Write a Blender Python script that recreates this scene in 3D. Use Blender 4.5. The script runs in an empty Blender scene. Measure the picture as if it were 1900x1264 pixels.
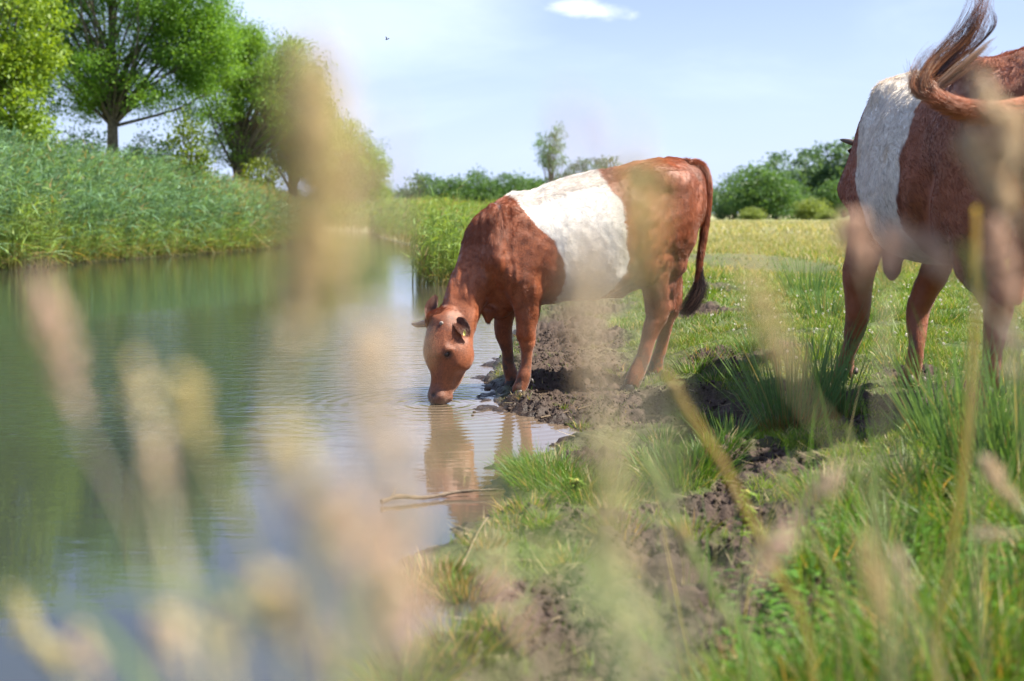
import bpy, math
import numpy as np
from mathutils import Vector, Matrix

S = bpy.context.scene
C = S.collection
R = math.radians

# ------------------------------------------------------------------ camera
CAM_Z = 0.95
PITCH = 5.698
FPX = 2375.0                       # focal length in pixels of a 1900 px wide frame (45 mm)
cd = bpy.data.cameras.new('camera')
cam = bpy.data.objects.new('camera', cd)
C.objects.link(cam)
cam.location = (0, 0, CAM_Z)
cam.rotation_euler = (R(90 - PITCH), 0, 0)
cd.lens = 45.0
cd.sensor_width = 36.0
cd.clip_start = 0.02
cd.clip_end = 3000
cd.dof.use_dof = True
cd.dof.focus_distance = 6.65
cd.dof.aperture_fstop = 2.7
S.camera = cam

# ------------------------------------------------------------------ sky and sun
SUN_EL, SUN_AZ = 54.0, 94.0       # azimuth clockwise from the view direction (+Y)
w = bpy.data.worlds.new('World')
S.world = w
w.use_nodes = True
nt = w.node_tree
nt.nodes.clear()
N, L = nt.nodes, nt.links
def mth(nt, op, a, b=None, c=None, clamp=False):
    n = nt.nodes.new('ShaderNodeMath'); n.operation = op; n.use_clamp = clamp
    for i, v in enumerate((a, b, c)):
        if v is None: continue
        if isinstance(v, (int, float)): n.inputs[i].default_value = v
        else: nt.links.new(v, n.inputs[i])
    return n.outputs[0]
def mixc(nt, f, a, b, blend='MIX'):
    n = nt.nodes.new('ShaderNodeMix'); n.data_type = 'RGBA'; n.blend_type = blend
    for s, v in ((n.inputs[0], f), (n.inputs[6], a), (n.inputs[7], b)):
        if isinstance(v, (int, float)): s.default_value = v
        elif isinstance(v, tuple): s.default_value = (v[0], v[1], v[2], 1)
        else: nt.links.new(v, s)
    return n.outputs[2]
def noise(nt, vec, scale, detail=4, rough=0.55, dist=0.0):
    n = nt.nodes.new('ShaderNodeTexNoise')
    n.inputs['Scale'].default_value = scale; n.inputs['Detail'].default_value = detail
    n.inputs['Roughness'].default_value = rough; n.inputs['Distortion'].default_value = dist
    if vec is not None: nt.links.new(vec, n.inputs['Vector'])
    return n.outputs['Fac']
def mapping(nt, vec, scale=(1, 1, 1), loc=(0, 0, 0), rot=(0, 0, 0)):
    n = nt.nodes.new('ShaderNodeMapping')
    n.inputs['Scale'].default_value = scale; n.inputs['Location'].default_value = loc
    n.inputs['Rotation'].default_value = rot
    nt.links.new(vec, n.inputs['Vector'])
    return n.outputs[0]
def maprange(nt, v, a, b, c=0.0, d=1.0, smooth=True):
    n = nt.nodes.new('ShaderNodeMapRange')
    n.interpolation_type = 'SMOOTHSTEP' if smooth else 'LINEAR'
    nt.links.new(v, n.inputs[0])
    for i, x in enumerate((a, b, c, d)): n.inputs[i + 1].default_value = x
    return n.outputs[0]

sky = N.new('ShaderNodeTexSky'); sky.sky_type = 'NISHITA'; sky.sun_disc = False
sky.sun_elevation = R(SUN_EL); sky.sun_rotation = R(SUN_AZ)
sky.altitude = 0; sky.air_density = 1.0; sky.dust_density = 1.2; sky.ozone_density = 1.5
geo = N.new('ShaderNodeNewGeometry')
neg = N.new('ShaderNodeVectorMath'); neg.operation = 'SCALE'; neg.inputs[3].default_value = -1.0
L.new(geo.outputs['Incoming'], neg.inputs[0])
sep = N.new('ShaderNodeSeparateXYZ'); L.new(neg.outputs[0], sep.inputs[0])
dx, dy, dz = sep.outputs
ele = mth(nt, 'ARCSINE', dz)
azi = mth(nt, 'ARCTAN2', dx, dy)
cmb = N.new('ShaderNodeCombineXYZ'); L.new(azi, cmb.inputs[0]); L.new(ele, cmb.inputs[1])
# thin high streaks
st = noise(nt, mapping(nt, cmb.outputs[0], scale=(2.2, 9.0, 1), loc=(3.1, 0.4, 0), rot=(0, 0, 0.10)), 1.3, 5, 0.55, 0.6)
veil = maprange(nt, st, 0.42, 0.76, 0.0, 0.26)
# brighter veil on the upper left
vx = mth(nt, 'DIVIDE', mth(nt, 'ADD', azi, 0.13), 0.17)
vy = mth(nt, 'DIVIDE', mth(nt, 'SUBTRACT', ele, 0.16), 0.060)
vr = mth(nt, 'ADD', mth(nt, 'MULTIPLY', vx, vx), mth(nt, 'MULTIPLY', vy, vy))
vn = noise(nt, mapping(nt, cmb.outputs[0], scale=(5, 14, 1)), 1.6, 5, 0.6, 0.3)
v2 = maprange(nt, mth(nt, 'SUBTRACT', mth(nt, 'ADD', 0.75, mth(nt, 'MULTIPLY', vn, 0.9)), vr), 0.0, 1.2, 0.0, 0.34)
# the one small cumulus
cn = noise(nt, mapping(nt, cmb.outputs[0], scale=(38, 90, 1), loc=(.4, .3, 0)), 1.0, 6, 0.62, 0.5)
cx = mth(nt, 'DIVIDE', mth(nt, 'SUBTRACT', azi, 0.058), 0.040)
cy0 = mth(nt, 'SUBTRACT', ele, mth(nt, 'SUBTRACT', 0.1545, mth(nt, 'MULTIPLY', mth(nt, 'SUBTRACT', azi, 0.05), 0.10)))
cy = mth(nt, 'DIVIDE', cy0, 0.0085)
cr = mth(nt, 'ADD', mth(nt, 'MULTIPLY', cx, cx), mth(nt, 'MULTIPLY', cy, cy))
cl = maprange(nt, mth(nt, 'SUBTRACT', mth(nt, 'MULTIPLY', cn, 2.4), cr), 0.10, 1.5, 0.0, 0.60)
hor = maprange(nt, ele, 0.0, 0.22, 0.62, 0.25, True)
tint = nt.nodes.new('ShaderNodeVectorMath'); tint.operation = 'MULTIPLY'; tint.inputs[1].default_value = (1.0, .99, 1.10); L.new(sky.outputs[0], tint.inputs[0])
col = mixc(nt, hor, tint.outputs[0], (7.2, 8.9, 13.2))
col = mixc(nt, veil, col, (8.6, 10.0, 14.0))
col = mixc(nt, v2, col, (9.8, 11.0, 14.0))
col = mixc(nt, cl, col, (12.8, 13.4, 14.6))
bg = N.new('ShaderNodeBackground'); L.new(col, bg.inputs[0]); bg.inputs[1].default_value = 0.0475
out = N.new('ShaderNodeOutputWorld'); L.new(bg.outputs[0], out.inputs[0])

sl = bpy.data.lights.new('sun', 'SUN'); sl.energy = 5.0; sl.angle = R(0.53); sl.color = (1.0, 0.93, 0.80)
sun = bpy.data.objects.new('sun', sl); C.objects.link(sun)
sd = Vector((math.sin(R(SUN_AZ)) * math.cos(R(SUN_EL)), math.cos(R(SUN_AZ)) * math.cos(R(SUN_EL)), math.sin(R(SUN_EL))))
sun.rotation_euler = (-sd).to_track_quat('-Z', 'Y').to_euler()
sun.location = sd * 20

S.view_settings.view_transform = 'Standard'; S.view_settings.look = 'None'
S.view_settings.gamma = 1.0; S.view_settings.use_curve_mapping = False
S.view_settings.exposure = 1.46
S.render.engine = 'CYCLES'
S.cycles.use_denoising = True
S.cycles.max_bounces = 8; S.cycles.diffuse_bounces = 4; S.cycles.glossy_bounces = 3
S.cycles.transmission_bounces = 4; S.cycles.transparent_max_bounces = 8
S.cycles.caustics_reflective = False; S.cycles.caustics_refractive = False
S.cycles.sample_clamp_indirect = 6.0

# ------------------------------------------------------------------ helpers
cp, sp = math.cos(R(PITCH)), math.sin(R(PITCH))
def ray(px, py):
    x = (px - 950) / FPX; y = (632 - py) / FPX
    return np.array([x, cp + y * sp, -sp + y * cp])
def at(px, py, Y):                      # the point seen at that pixel, Y metres ahead
    d = ray(px, py)
    return np.array([0, 0, CAM_Z]) + d * (Y / d[1])
def on_z(px, py, z=0.0):                # the point of the level z seen at that pixel
    d = ray(px, py)
    return np.array([0, 0, CAM_Z]) + d * ((z - CAM_Z) / d[2])

def _h(i, j, k, s):
    n = (i * 374761393 + j * 668265263 + k * 2147483647 * 3 + s * 974634777) & 0xFFFFFFFF
    n = ((n ^ (n >> 13)) * 1274126177) & 0xFFFFFFFF
    n = ((n ^ (n >> 16)) * 2246822519) & 0xFFFFFFFF
    return ((n ^ (n >> 15)) & 0xFFFFFF) / 16777215.0
def vnoise(x, y, z=None, seed=0):
    x = np.asarray(x, float); y = np.asarray(y, float)
    z = np.zeros_like(x) if z is None else np.asarray(z, float)
    i, j, k = np.floor(x).astype(np.int64), np.floor(y).astype(np.int64), np.floor(z).astype(np.int64)
    fx, fy, fz = x - i, y - j, z - k
    fx, fy, fz = [f * f * f * (f * (f * 6 - 15) + 10) for f in (fx, fy, fz)]
    r = 0
    for a in (0, 1):
        for b in (0, 1):
            for c in (0, 1):
                wgt = (fx if a else 1 - fx) * (fy if b else 1 - fy) * (fz if c else 1 - fz)
                r = r + wgt * _h(i + a, j + b, k + c, seed)
    return r * 2 - 1
def fbm(x, y, z=None, seed=0, octv=4, gain=0.5):
    r, a, f = 0, 1.0, 1.0
    for o in range(octv):
        r = r + a * vnoise(np.asarray(x) * f, np.asarray(y) * f, None if z is None else np.asarray(z) * f, seed + o * 17)
        a *= gain; f *= 2.03
    return r
def sstep(a, b, x):
    t = np.clip((x - a) / (b - a), 0, 1); return t * t * (3 - 2 * t)
def unit(v):
    v = np.asarray(v, float); return v / np.maximum(np.linalg.norm(v, axis=-1, keepdims=True), 1e-9)

def tag(o, label=None, cat=None, group=None, kind=None):
    if label: o['label'] = label
    if cat: o['category'] = cat
    if group: o['group'] = group
    if kind: o['kind'] = kind
    return o
def empty(name, loc=(0, 0, 0), label=None, cat=None, group=None):
    o = bpy.data.objects.new(name, None); C.objects.link(o); o.location = tuple(loc)
    o.empty_display_size = 0.1
    return tag(o, label, cat, group)
def link(name, me, mat, parent=None, smooth=True):
    if mat is not None: me.materials.append(mat)
    o = bpy.data.objects.new(name, me); C.objects.link(o)
    if parent is not None:
        o.parent = parent; o.matrix_parent_inverse = Matrix.Translation(-Vector(parent.location)) if parent.type == 'EMPTY' else Matrix()
    if smooth and len(me.polygons): me.polygons.foreach_set('use_smooth', np.ones(len(me.polygons), bool))
    return o
def mesh(name, V, F, col=None):
    """V (n,3); F (m,3|4) array or list of such arrays; col (n,3)"""
    me = bpy.data.meshes.new(name)
    Fs = [f for f in (F if isinstance(F, list) else [F]) if len(f)]
    V = np.asarray(V, np.float32)
    me.vertices.add(len(V)); me.vertices.foreach_set('co', V.ravel())
    tot = np.concatenate([np.full(len(f), f.shape[1], np.int32) for f in Fs])
    idx = np.concatenate([np.asarray(f, np.int32).ravel() for f in Fs])
    me.loops.add(len(idx)); me.loops.foreach_set('vertex_index', idx)
    me.polygons.add(len(tot))
    me.polygons.foreach_set('loop_start', np.concatenate([[0], np.cumsum(tot)[:-1]]).astype(np.int32))
    try: me.polygons.foreach_set('loop_total', tot)
    except Exception: pass
    if col is not None:
        a = me.attributes.new('col', 'FLOAT_COLOR', 'POINT')
        c4 = np.ones((len(V), 4), np.float32); c4[:, :3] = col
        a.data.foreach_set('color', c4.ravel())
    me.update(calc_edges=True)
    return me

class Acc:
    """gathers pieces (verts, faces, colours) that make ONE mesh"""
    def __init__(s): s.V, s.F4, s.F3, s.Cc, s.n = [], [], [], [], 0
    def add(s, V, F, col):
        V = np.asarray(V, float).reshape(-1, 3); F = np.asarray(F, int)
        col = np.broadcast_to(np.asarray(col, float), (len(V), 3))
        s.V.append(V); s.Cc.append(col)
        (s.F4 if F.shape[1] == 4 else s.F3).append(F + s.n); s.n += len(V)
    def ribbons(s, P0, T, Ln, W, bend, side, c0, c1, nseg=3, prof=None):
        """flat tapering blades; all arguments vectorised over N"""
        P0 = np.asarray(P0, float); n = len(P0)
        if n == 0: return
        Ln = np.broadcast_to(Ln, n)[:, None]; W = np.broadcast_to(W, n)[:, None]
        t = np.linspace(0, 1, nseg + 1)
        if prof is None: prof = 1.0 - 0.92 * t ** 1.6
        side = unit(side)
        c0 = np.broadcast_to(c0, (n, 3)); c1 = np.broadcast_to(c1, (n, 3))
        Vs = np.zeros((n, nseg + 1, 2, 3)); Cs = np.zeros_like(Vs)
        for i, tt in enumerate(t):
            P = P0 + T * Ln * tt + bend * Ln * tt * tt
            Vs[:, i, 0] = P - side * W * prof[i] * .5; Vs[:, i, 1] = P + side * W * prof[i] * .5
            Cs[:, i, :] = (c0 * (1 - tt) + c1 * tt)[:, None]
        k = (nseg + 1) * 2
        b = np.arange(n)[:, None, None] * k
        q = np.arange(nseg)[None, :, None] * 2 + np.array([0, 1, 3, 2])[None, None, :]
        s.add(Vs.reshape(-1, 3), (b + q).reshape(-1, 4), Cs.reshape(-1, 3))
    def tube(s, P, r, col, sides=6, col1=None, cap=True):
        P = np.asarray(P, float); m = len(P); r = np.broadcast_to(r, m)
        T = unit(np.gradient(P, axis=0))
        a = np.array([0, 0, 1.0]) if abs(T[0][2]) < .9 else np.array([1.0, 0, 0])
        V = []
        u = unit(np.cross(T[0], a))
        for i in range(m):
            u = unit(u - T[i] * (u @ T[i])); v = np.cross(T[i], u)
            th = np.linspace(0, 2 * np.pi, sides, endpoint=False)
            V.append(P[i] + r[i] * (np.cos(th)[:, None] * u + np.sin(th)[:, None] * v))
        V = np.concatenate(V)
        F = [[i * sides + j, i * sides + (j + 1) % sides, (i + 1) * sides + (j + 1) % sides, (i + 1) * sides + j] for i in range(m - 1) for j in range(sides)]
        c = np.asarray(col, float)
        if col1 is not None:
            tt = np.repeat(np.linspace(0, 1, m), sides)[:, None]
            c = c * (1 - tt) + np.asarray(col1, float) * tt
        s.add(V, F, c)
    def lumps(s, P, A, La, Wa, col, sides=4):
        """little spindles at P along unit axes A"""
        n = len(P)
        if n == 0: return
        La = np.broadcast_to(La, n)[:, None]; Wa = np.broadcast_to(Wa, n)[:, None]
        ref = np.where(np.abs(A[:, 2:3]) < .9, np.array([[0, 0, 1.0]]), np.array([[1.0, 0, 0]]))
        u = unit(np.cross(A, ref)); v = np.cross(A, u)
        th = np.linspace(0, 2 * np.pi, sides, endpoint=False)
        V = np.zeros((n, sides + 2, 3))
        V[:, 0] = P - A * La * .5; V[:, 1] = P + A * La * .5
        for j in range(sides): V[:, 2 + j] = P - A * La * .08 + Wa * .5 * (u * math.cos(th[j]) + v * math.sin(th[j]))
        f = []
        for j in range(sides):
            a, b = 2 + j, 2 + (j + 1) % sides
            f += [[0, b, a], [1, a, b]]
        F = (np.arange(n)[:, None, None] * (sides + 2) + np.array(f)[None]).reshape(-1, 3)
        s.add(V.reshape(-1, 3), F, np.repeat(np.broadcast_to(col, (n, 3)), sides + 2, axis=0))
    def build(s, name, mat, parent=None, smooth=True):
        if not s.V: return None
        return link(name, mesh(name, np.concatenate(s.V), [np.concatenate(f) for f in (s.F4, s.F3) if f], np.concatenate(s.Cc)), mat, parent, smooth)

def pmat(name, rough=0.7, spec=0.3, trans=0.0, var=0.0, vscale=8.0, sheen=0.0, bump=0.0, bscale=40.0, sheen_tint=None, ttint=(1.25, 1.15, 0.45)):
    """procedural surface: the object's own colours from its 'col' attribute, broken up by noise"""
    m = bpy.data.materials.new(name); m.use_nodes = True
    nt = m.node_tree; P = nt.nodes['Principled BSDF']
    a = nt.nodes.new('ShaderNodeAttribute'); a.attribute_name = 'col'
    c = a.outputs['Color']
    tc = nt.nodes.new('ShaderNodeTexCoord')
    if var > 0:
        f = noise(nt, tc.outputs['Object'], vscale, 5, 0.6)
        f = maprange(nt, f, 0.3, 0.7, 1 - var, 1 + var, False)
        v = nt.nodes.new('ShaderNodeVectorMath'); v.operation = 'SCALE'
        nt.links.new(c, v.inputs[0]); nt.links.new(f, v.inputs[3]); c = v.outputs[0]
    nt.links.new(c, P.inputs['Base Color'])
    P.inputs['Roughness'].default_value = rough
    P.inputs['Specular IOR Level'].default_value = spec
    if sheen:
        P.inputs['Sheen Weight'].default_value = sheen; P.inputs['Sheen Roughness'].default_value = 0.4
        if sheen_tint: P.inputs['Sheen Tint'].default_value = (*sheen_tint, 1)
    if bump:
        b = nt.nodes.new('ShaderNodeBump'); b.inputs['Strength'].default_value = bump; b.inputs['Distance'].default_value = 0.01
        nt.links.new(noise(nt, tc.outputs['Object'], bscale, 5, 0.6), b.inputs['Height']); nt.links.new(b.outputs[0], P.inputs['Normal'])
    if trans > 0:
        t = nt.nodes.new('ShaderNodeBsdfTranslucent')
        v = nt.nodes.new('ShaderNodeVectorMath'); v.operation = 'MULTIPLY'; v.inputs[1].default_value = ttint
        nt.links.new(c, v.inputs[0]); nt.links.new(v.outputs[0], t.inputs[0])
        mx = nt.nodes.new('ShaderNodeMixShader'); mx.inputs[0].default_value = trans
        nt.links.new(P.outputs[0], mx.inputs[1]); nt.links.new(t.outputs[0], mx.inputs[2])
        nt.links.new(mx.outputs[0], nt.nodes['Material Output'].inputs[0])
    return m
rng = np.random.default_rng(7)
# ------------------------------------------------------------------ terrain
_pix = [(693,1258),(814,1164),(858,1101),(800,1085),(738,1052),(814,1012),(870,975),(925,950),(940,905),(948,860),(1000,835),(1037,820),(1062,806),(1035,792),(1001,783),(950,768),(915,745),(925,725),(900,708),(912,690),(928,663),(945,625),(960,600)]
RB = [(-60,-60),(-1.5,-8),(-.95,-2),(-.75,0),(-.55,1.2),(-.40,2.0)] + [tuple(on_z(*p)[:2]) for p in _pix] + [(.02,12.5),(-.25,14.5),(-.6,17),(-1.2,24),(-2.9,37),(-5.2,50),(-6.6,62),(-13,74),(-50,88),(-160,110)]
LB = [(-160,96),(-50,74),(-14,63),(-8.8,55),(-7.2,45),(-6.6,38),(-6.8,32.5),(-7.9,27),(-8.7,22.5),(-9.4,12),(-11,-10),(-100,-60)]
RIVER = np.array(RB + LB, float)
def river_sd(x, y):
    """signed distance to the water's edge, positive on land"""
    x = np.asarray(x, float); y = np.asarray(y, float)
    d2 = np.full(x.shape, 1e9); inside = np.zeros(x.shape, bool)
    m = len(RIVER)
    for i in range(m):
        ax, ay = RIVER[i]; bx, by = RIVER[(i + 1) % m]
        ex, ey = bx - ax, by - ay
        t = np.clip(((x - ax) * ex + (y - ay) * ey) / (ex * ex + ey * ey), 0, 1)
        d2 = np.minimum(d2, (x - ax - t * ex) ** 2 + (y - ay - t * ey) ** 2)
        if ay != by:
            c = ((ay > y) != (by > y)) & (x < (bx - ax) * (y - ay) / (by - ay) + ax)
            inside ^= c
    return np.where(inside, -1, 1) * np.sqrt(d2)

# trampled, bare patches: (px, py, rx, ry) as seen, turned into ellipses on the ground
_mud = [(1060,690,150,60),(1040,610,110,60),(1080,560,110,26),(1010,740,110,34),(1140,745,120,40),(1255,750,110,50),(1330,690,60,22),(1390,505,150,26),
        (1290,600,70,14),(1330,560,40,12),(1410,868,120,40),(1310,935,95,48),(1170,990,110,40),(1010,975,80,26),(1250,1060,140,46),(960,1225,140,45),(1090,1140,90,60),(1740,785,110,24),
        (900,1060,60,20),(1480,1120,70,30),(1200,900,70,16),(1160,1230,60,30),(1050,1060,90,36),(1180,1110,90,36),(1330,1010,70,26),(1420,965,80,26),(1050,930,70,16),(1130,845,70,16),(1240,920,40,14),(1350,900,60,18),(1330,1130,60,26),(1290,830,50,12),(1440,740,40,10),(1590,800,60,14),(1560,760,60,12),(1700,740,70,10),(1460,680,40,8),(1240,1180,60,30),(1100,1200,120,30),(1000,1100,70,30),(1200,1040,80,30),(1300,1190,70,26),(1120,950,60,20),(1270,1000,60,24)]
MUD = []
for px, py, rx, ry in _mud:
    p = on_z(px, py, 0.08); MUD.append((p[0], p[1], rx / FPX * p[1] * 1.0, ry * p[1] ** 2 / (0.87 * FPX)))
def mud_mask(x, y):
    m = np.zeros(np.shape(x))
    wx = x + .10 * fbm(x * 3.1, y * 2.1, seed=3, octv=3); wy = y + .22 * fbm(x * 2.6 + 9, y * 1.9, seed=5, octv=3)
    for cx, cy, rx, ry in MUD:
        r = np.sqrt(((wx - cx) / rx) ** 2 + ((wy - cy) / ry) ** 2)
        m = np.maximum(m, 1 - sstep(.65, 1.15, r))
    return m
def ground_z(x, y, fine=True, sd=None):
    x = np.asarray(x, float); y = np.asarray(y, float)
    if sd is None: sd = river_sd(x, y)
    left = x < -5.5 - 0.0 * y
    land = np.where(left & (y < 60), .03 + .45 * sstep(0, 2.5, sd), .006 + .02 * sstep(0, .12, sd) + .20 * sstep(.15, 2.1, sd))
    # the stretch where the calf stands stays low
    bed = -.30 * sstep(0, 1.2, -sd) - .01
    z = np.where(sd > 0, land, bed)
    z = z + .012 * fbm(x * 1.3, y * 1.3, seed=11, octv=3) * sstep(0.1, .6, sd)
    far = sstep(12, 40, y) * sstep(1, 4, sd)
    z = z + .06 * fbm(x * .15, y * .15, seed=21, octv=3) * far
    if fine:
        near = (y > .5) & (y < 14) & (x > -2) & (x < 5)
        if np.any(near):
            xn, yn = x[near], y[near]
            m = mud_mask(xn, yn) * sstep(-.05, .12, sd[near])
            b = np.abs(fbm(xn * 9, yn * 9, seed=31, octv=4, gain=.55))
            l = fbm(xn * 3.4, yn * 3.4, seed=41, octv=3)
            c = 1 - np.abs(vnoise(xn * 21, yn * 21, seed=51)); c2 = 1 - np.abs(vnoise(xn * 33 + 4, yn * 33, seed=52))
            d = m * (.042 * l - .060 * b + .020 * c + .014 * c2 - .002)
            d += (1 - m) * (.020 * l - .018 * b + .008 * c + .006 * vnoise(xn * 14, yn * 14, seed=61)) * (1 - sstep(7, 12, yn))
            zz = z[near] + d
            zz = np.where(sd[near] > .05, np.maximum(zz, .004), zz)
            z = z.copy(); z[near] = zz
    return z

def graded(lo, hi, flo, fhi, step, grow=1.12):
    a = list(np.arange(flo, fhi + step * .5, step)); s = step; v = a[-1]
    while v < hi: s *= grow; v += s; a.append(min(v, hi))
    s = step; v = a[0]; pre = []
    while v > lo: s *= grow; v -= s; pre.append(max(v, lo))
    return np.array(pre[::-1] + a)
gx = graded(-700, 700, -.75, 2.9, .0105, 1.05)
gy = np.concatenate([graded(-12, 2.0, 1.9, 2.0, .02, 1.08), np.arange(2.02, 9.5, .014)])
s_, v_ = .016, gy[-1]
while v_ < 1400: s_ *= 1.022; v_ += s_; gy = np.append(gy, v_)
gx = np.unique(np.round(gx, 5)); gy = np.unique(np.round(gy, 5))
GX, GY = np.meshgrid(gx, gy, indexing='ij')
sdg = river_sd(GX, GY)
GZ = ground_z(GX, GY, True, sdg)
nx_, ny_ = GX.shape
ii = np.arange(nx_ * ny_).reshape(nx_, ny_)
Fg = np.stack([ii[:-1, :-1], ii[1:, :-1], ii[1:, 1:], ii[:-1, 1:]], -1).reshape(-1, 4)
mm = np.zeros(GX.shape); nr = (GY > .5) & (GY < 27) & (GX > -2) & (GX < 9)
mm[nr] = 0
mm[nr] = mud_mask(GX[nr], GY[nr]) * (1 - .5 * sstep(10, 15, GY[nr])) * (1 + .3 * fbm(GX[nr] * 2, GY[nr], seed=12, octv=3) * sstep(10, 15, GY[nr])).clip(0, 1.3)
edge = 1 - sstep(.0, .10, sdg)
mm = np.maximum(mm, np.clip(edge, 0, 1))
fx_ = fbm(GX * .25, GY * .12, seed=71, octv=4)
soil = np.stack([np.full_like(GX, .062), np.full_like(GX, .043), np.full_like(GX, .034)], -1)
turf = np.stack([.085 + .02 * fx_, .125 + .02 * fx_, .028 + 0 * fx_], -1)
hay = np.stack([.36 + .04 * fx_, .33 + .03 * fx_, .20 + 0 * fx_], -1)
fh = (sstep(11, 45, GY) * np.clip(.66 + .5 * fbm(GX * .06, GY * .03, seed=81, octv=4), 0, 1))[..., None]
turf = turf * (1 - fh) + hay * fh
nb_ = ((1 - sstep(6.5, 12, GY)) * (.62 + .25 * np.clip(fbm(GX * 3, GY * 3, seed=444, octv=3), -1, 1)) * (1 - .45 * sstep(1.0, 2.2, GX)))[..., None]
turf = turf * (1 - nb_) + np.array([.058, .046, .028]) * nb_
wet = (1 - sstep(.0, .30, sdg)) * (GY < 14)
soil = soil * (1 - .45 * wet[..., None])
gc = turf * (1 - mm[..., None]) + soil * mm[..., None]
me = mesh('meadow_ground', np.stack([GX, GY, GZ], -1).reshape(-1, 3), Fg, gc.reshape(-1, 3))
aw = me.attributes.new('wet', 'FLOAT', 'POINT'); aw.data.foreach_set('value', wet.astype(np.float32).ravel())
m_ground = pmat('soil and turf', 0.9, 0.25, var=.35, vscale=22, bump=1.0, bscale=70)
nt_ = m_ground.node_tree
a_ = nt_.nodes.new('ShaderNodeAttribute'); a_.attribute_name = 'wet'
nt_.links.new(mth(nt_, 'SUBTRACT', .9, mth(nt_, 'MULTIPLY', a_.outputs['Fac'], .55)), nt_.nodes['Principled BSDF'].inputs['Roughness'])
ground = link('ground', me, m_ground)
tag(ground, 'trampled muddy river bank and meadow', kind='structure')

# ------------------------------------------------------------------ water
MUZ = on_z(812, 750)
wx_ = np.array([-170, -60, -20, -10, -5, -2, 0, .5, 1.0]); wy_ = np.array([-60, -8, 0, 3, 6, 10, 20, 40, 80, 120.])
WX, WY = np.meshgrid(wx_, wy_, indexing='ij')
iw = np.arange(WX.size).reshape(WX.shape)
me = mesh('river_water', np.stack([WX, WY, 0 * WX], -1).reshape(-1, 3), np.stack([iw[:-1, :-1], iw[1:, :-1], iw[1:, 1:], iw[:-1, 1:]], -1).reshape(-1, 4))
m_water = bpy.data.materials.new('river water'); m_water.use_nodes = True
nt_ = m_water.node_tree; P_ = nt_.nodes['Principled BSDF']
tc_ = nt_.nodes.new('ShaderNodeTexCoord'); oc = tc_.outputs['Object']
P_.inputs['Base Color'].default_value = (.020, .026, .026, 1)
sx0_ = nt_.nodes.new('ShaderNodeSeparateXYZ'); nt_.links.new(oc, sx0_.inputs[0])
# stirred up silt near the trodden shore, clearer blue water further out
silt = maprange(nt_, mth(nt_, 'ADD', sx0_.outputs[0], mth(nt_, 'MULTIPLY', noise(nt_, oc, 1.6, 4, .6), .8)), -1.1, .45, 0.0, 1.0)
silt = mth(nt_, 'MULTIPLY', silt, maprange(nt_, sx0_.outputs[1], 3.2, 5.0, .1, 1.0))
nt_.links.new(mixc(nt_, silt, (.024, .029, .028), (.140, .100, .068)), P_.inputs['Base Color'])
P_.inputs['Roughness'].default_value = .025
P_.inputs['IOR'].default_value = 1.85
P_.inputs['Specular IOR Level'].default_value = .5
sx_ = nt_.nodes.new('ShaderNodeSeparateXYZ'); nt_.links.new(oc, sx_.inputs[0])
rx = mth(nt_, 'SUBTRACT', sx_.outputs[0], float(MUZ[0])); ry = mth(nt_, 'SUBTRACT', sx_.outputs[1], float(MUZ[1]))
rr = mth(nt_, 'SQRT', mth(nt_, 'ADD', mth(nt_, 'MULTIPLY', rx, rx), mth(nt_, 'MULTIPLY', ry, ry)))
ring = mth(nt_, 'MULTIPLY', mth(nt_, 'SINE', mth(nt_, 'MULTIPLY', rr, 75.0)), mth(nt_, 'POWER', 2.718, mth(nt_, 'MULTIPLY', rr, -2.6)))
w1 = noise(nt_, mapping(nt_, oc, scale=(1.0, 2.6, 1), rot=(0, 0, .18)), 3.2, 3, .5, .4)
w2 = noise(nt_, mapping(nt_, oc, scale=(1.2, 4.0, 1), rot=(0, 0, -.12)), 9.0, 3, .5, .3)
# the wind patch in mid river is livelier
px_ = mth(nt_, 'DIVIDE', mth(nt_, 'ADD', sx_.outputs[0], 2.0), 2.4); py_ = mth(nt_, 'DIVIDE', mth(nt_, 'SUBTRACT', sx_.outputs[1], 9.0), 4.0)
pr = mth(nt_, 'ADD', mth(nt_, 'MULTIPLY', px_, px_), mth(nt_, 'MULTIPLY', py_, py_))
live = maprange(nt_, pr, 0.1, 1.6, 2.4, .50)
calm = maprange(nt_, sx_.outputs[1], 2.5, 6.5, .35, 1.0)
hgt = mth(nt_, 'ADD', mth(nt_, 'MULTIPLY', w1, 1.0), mth(nt_, 'MULTIPLY', w2, .35))
hgt = mth(nt_, 'MULTIPLY', mth(nt_, 'MULTIPLY', hgt, live), calm)
hgt = mth(nt_, 'ADD', hgt, mth(nt_, 'MULTIPLY', ring, .75))
bp = nt_.nodes.new('ShaderNodeBump'); bp.inputs['Strength'].default_value = .30; bp.inputs['Distance'].default_value = .012
nt_.links.new(hgt, bp.inputs['Height']); nt_.links.new(bp.outputs[0], P_.inputs['Normal'])
water = link('water', me, m_water, smooth=False)
tag(water, 'calm river water with soft ripples', kind='structure')
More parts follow.
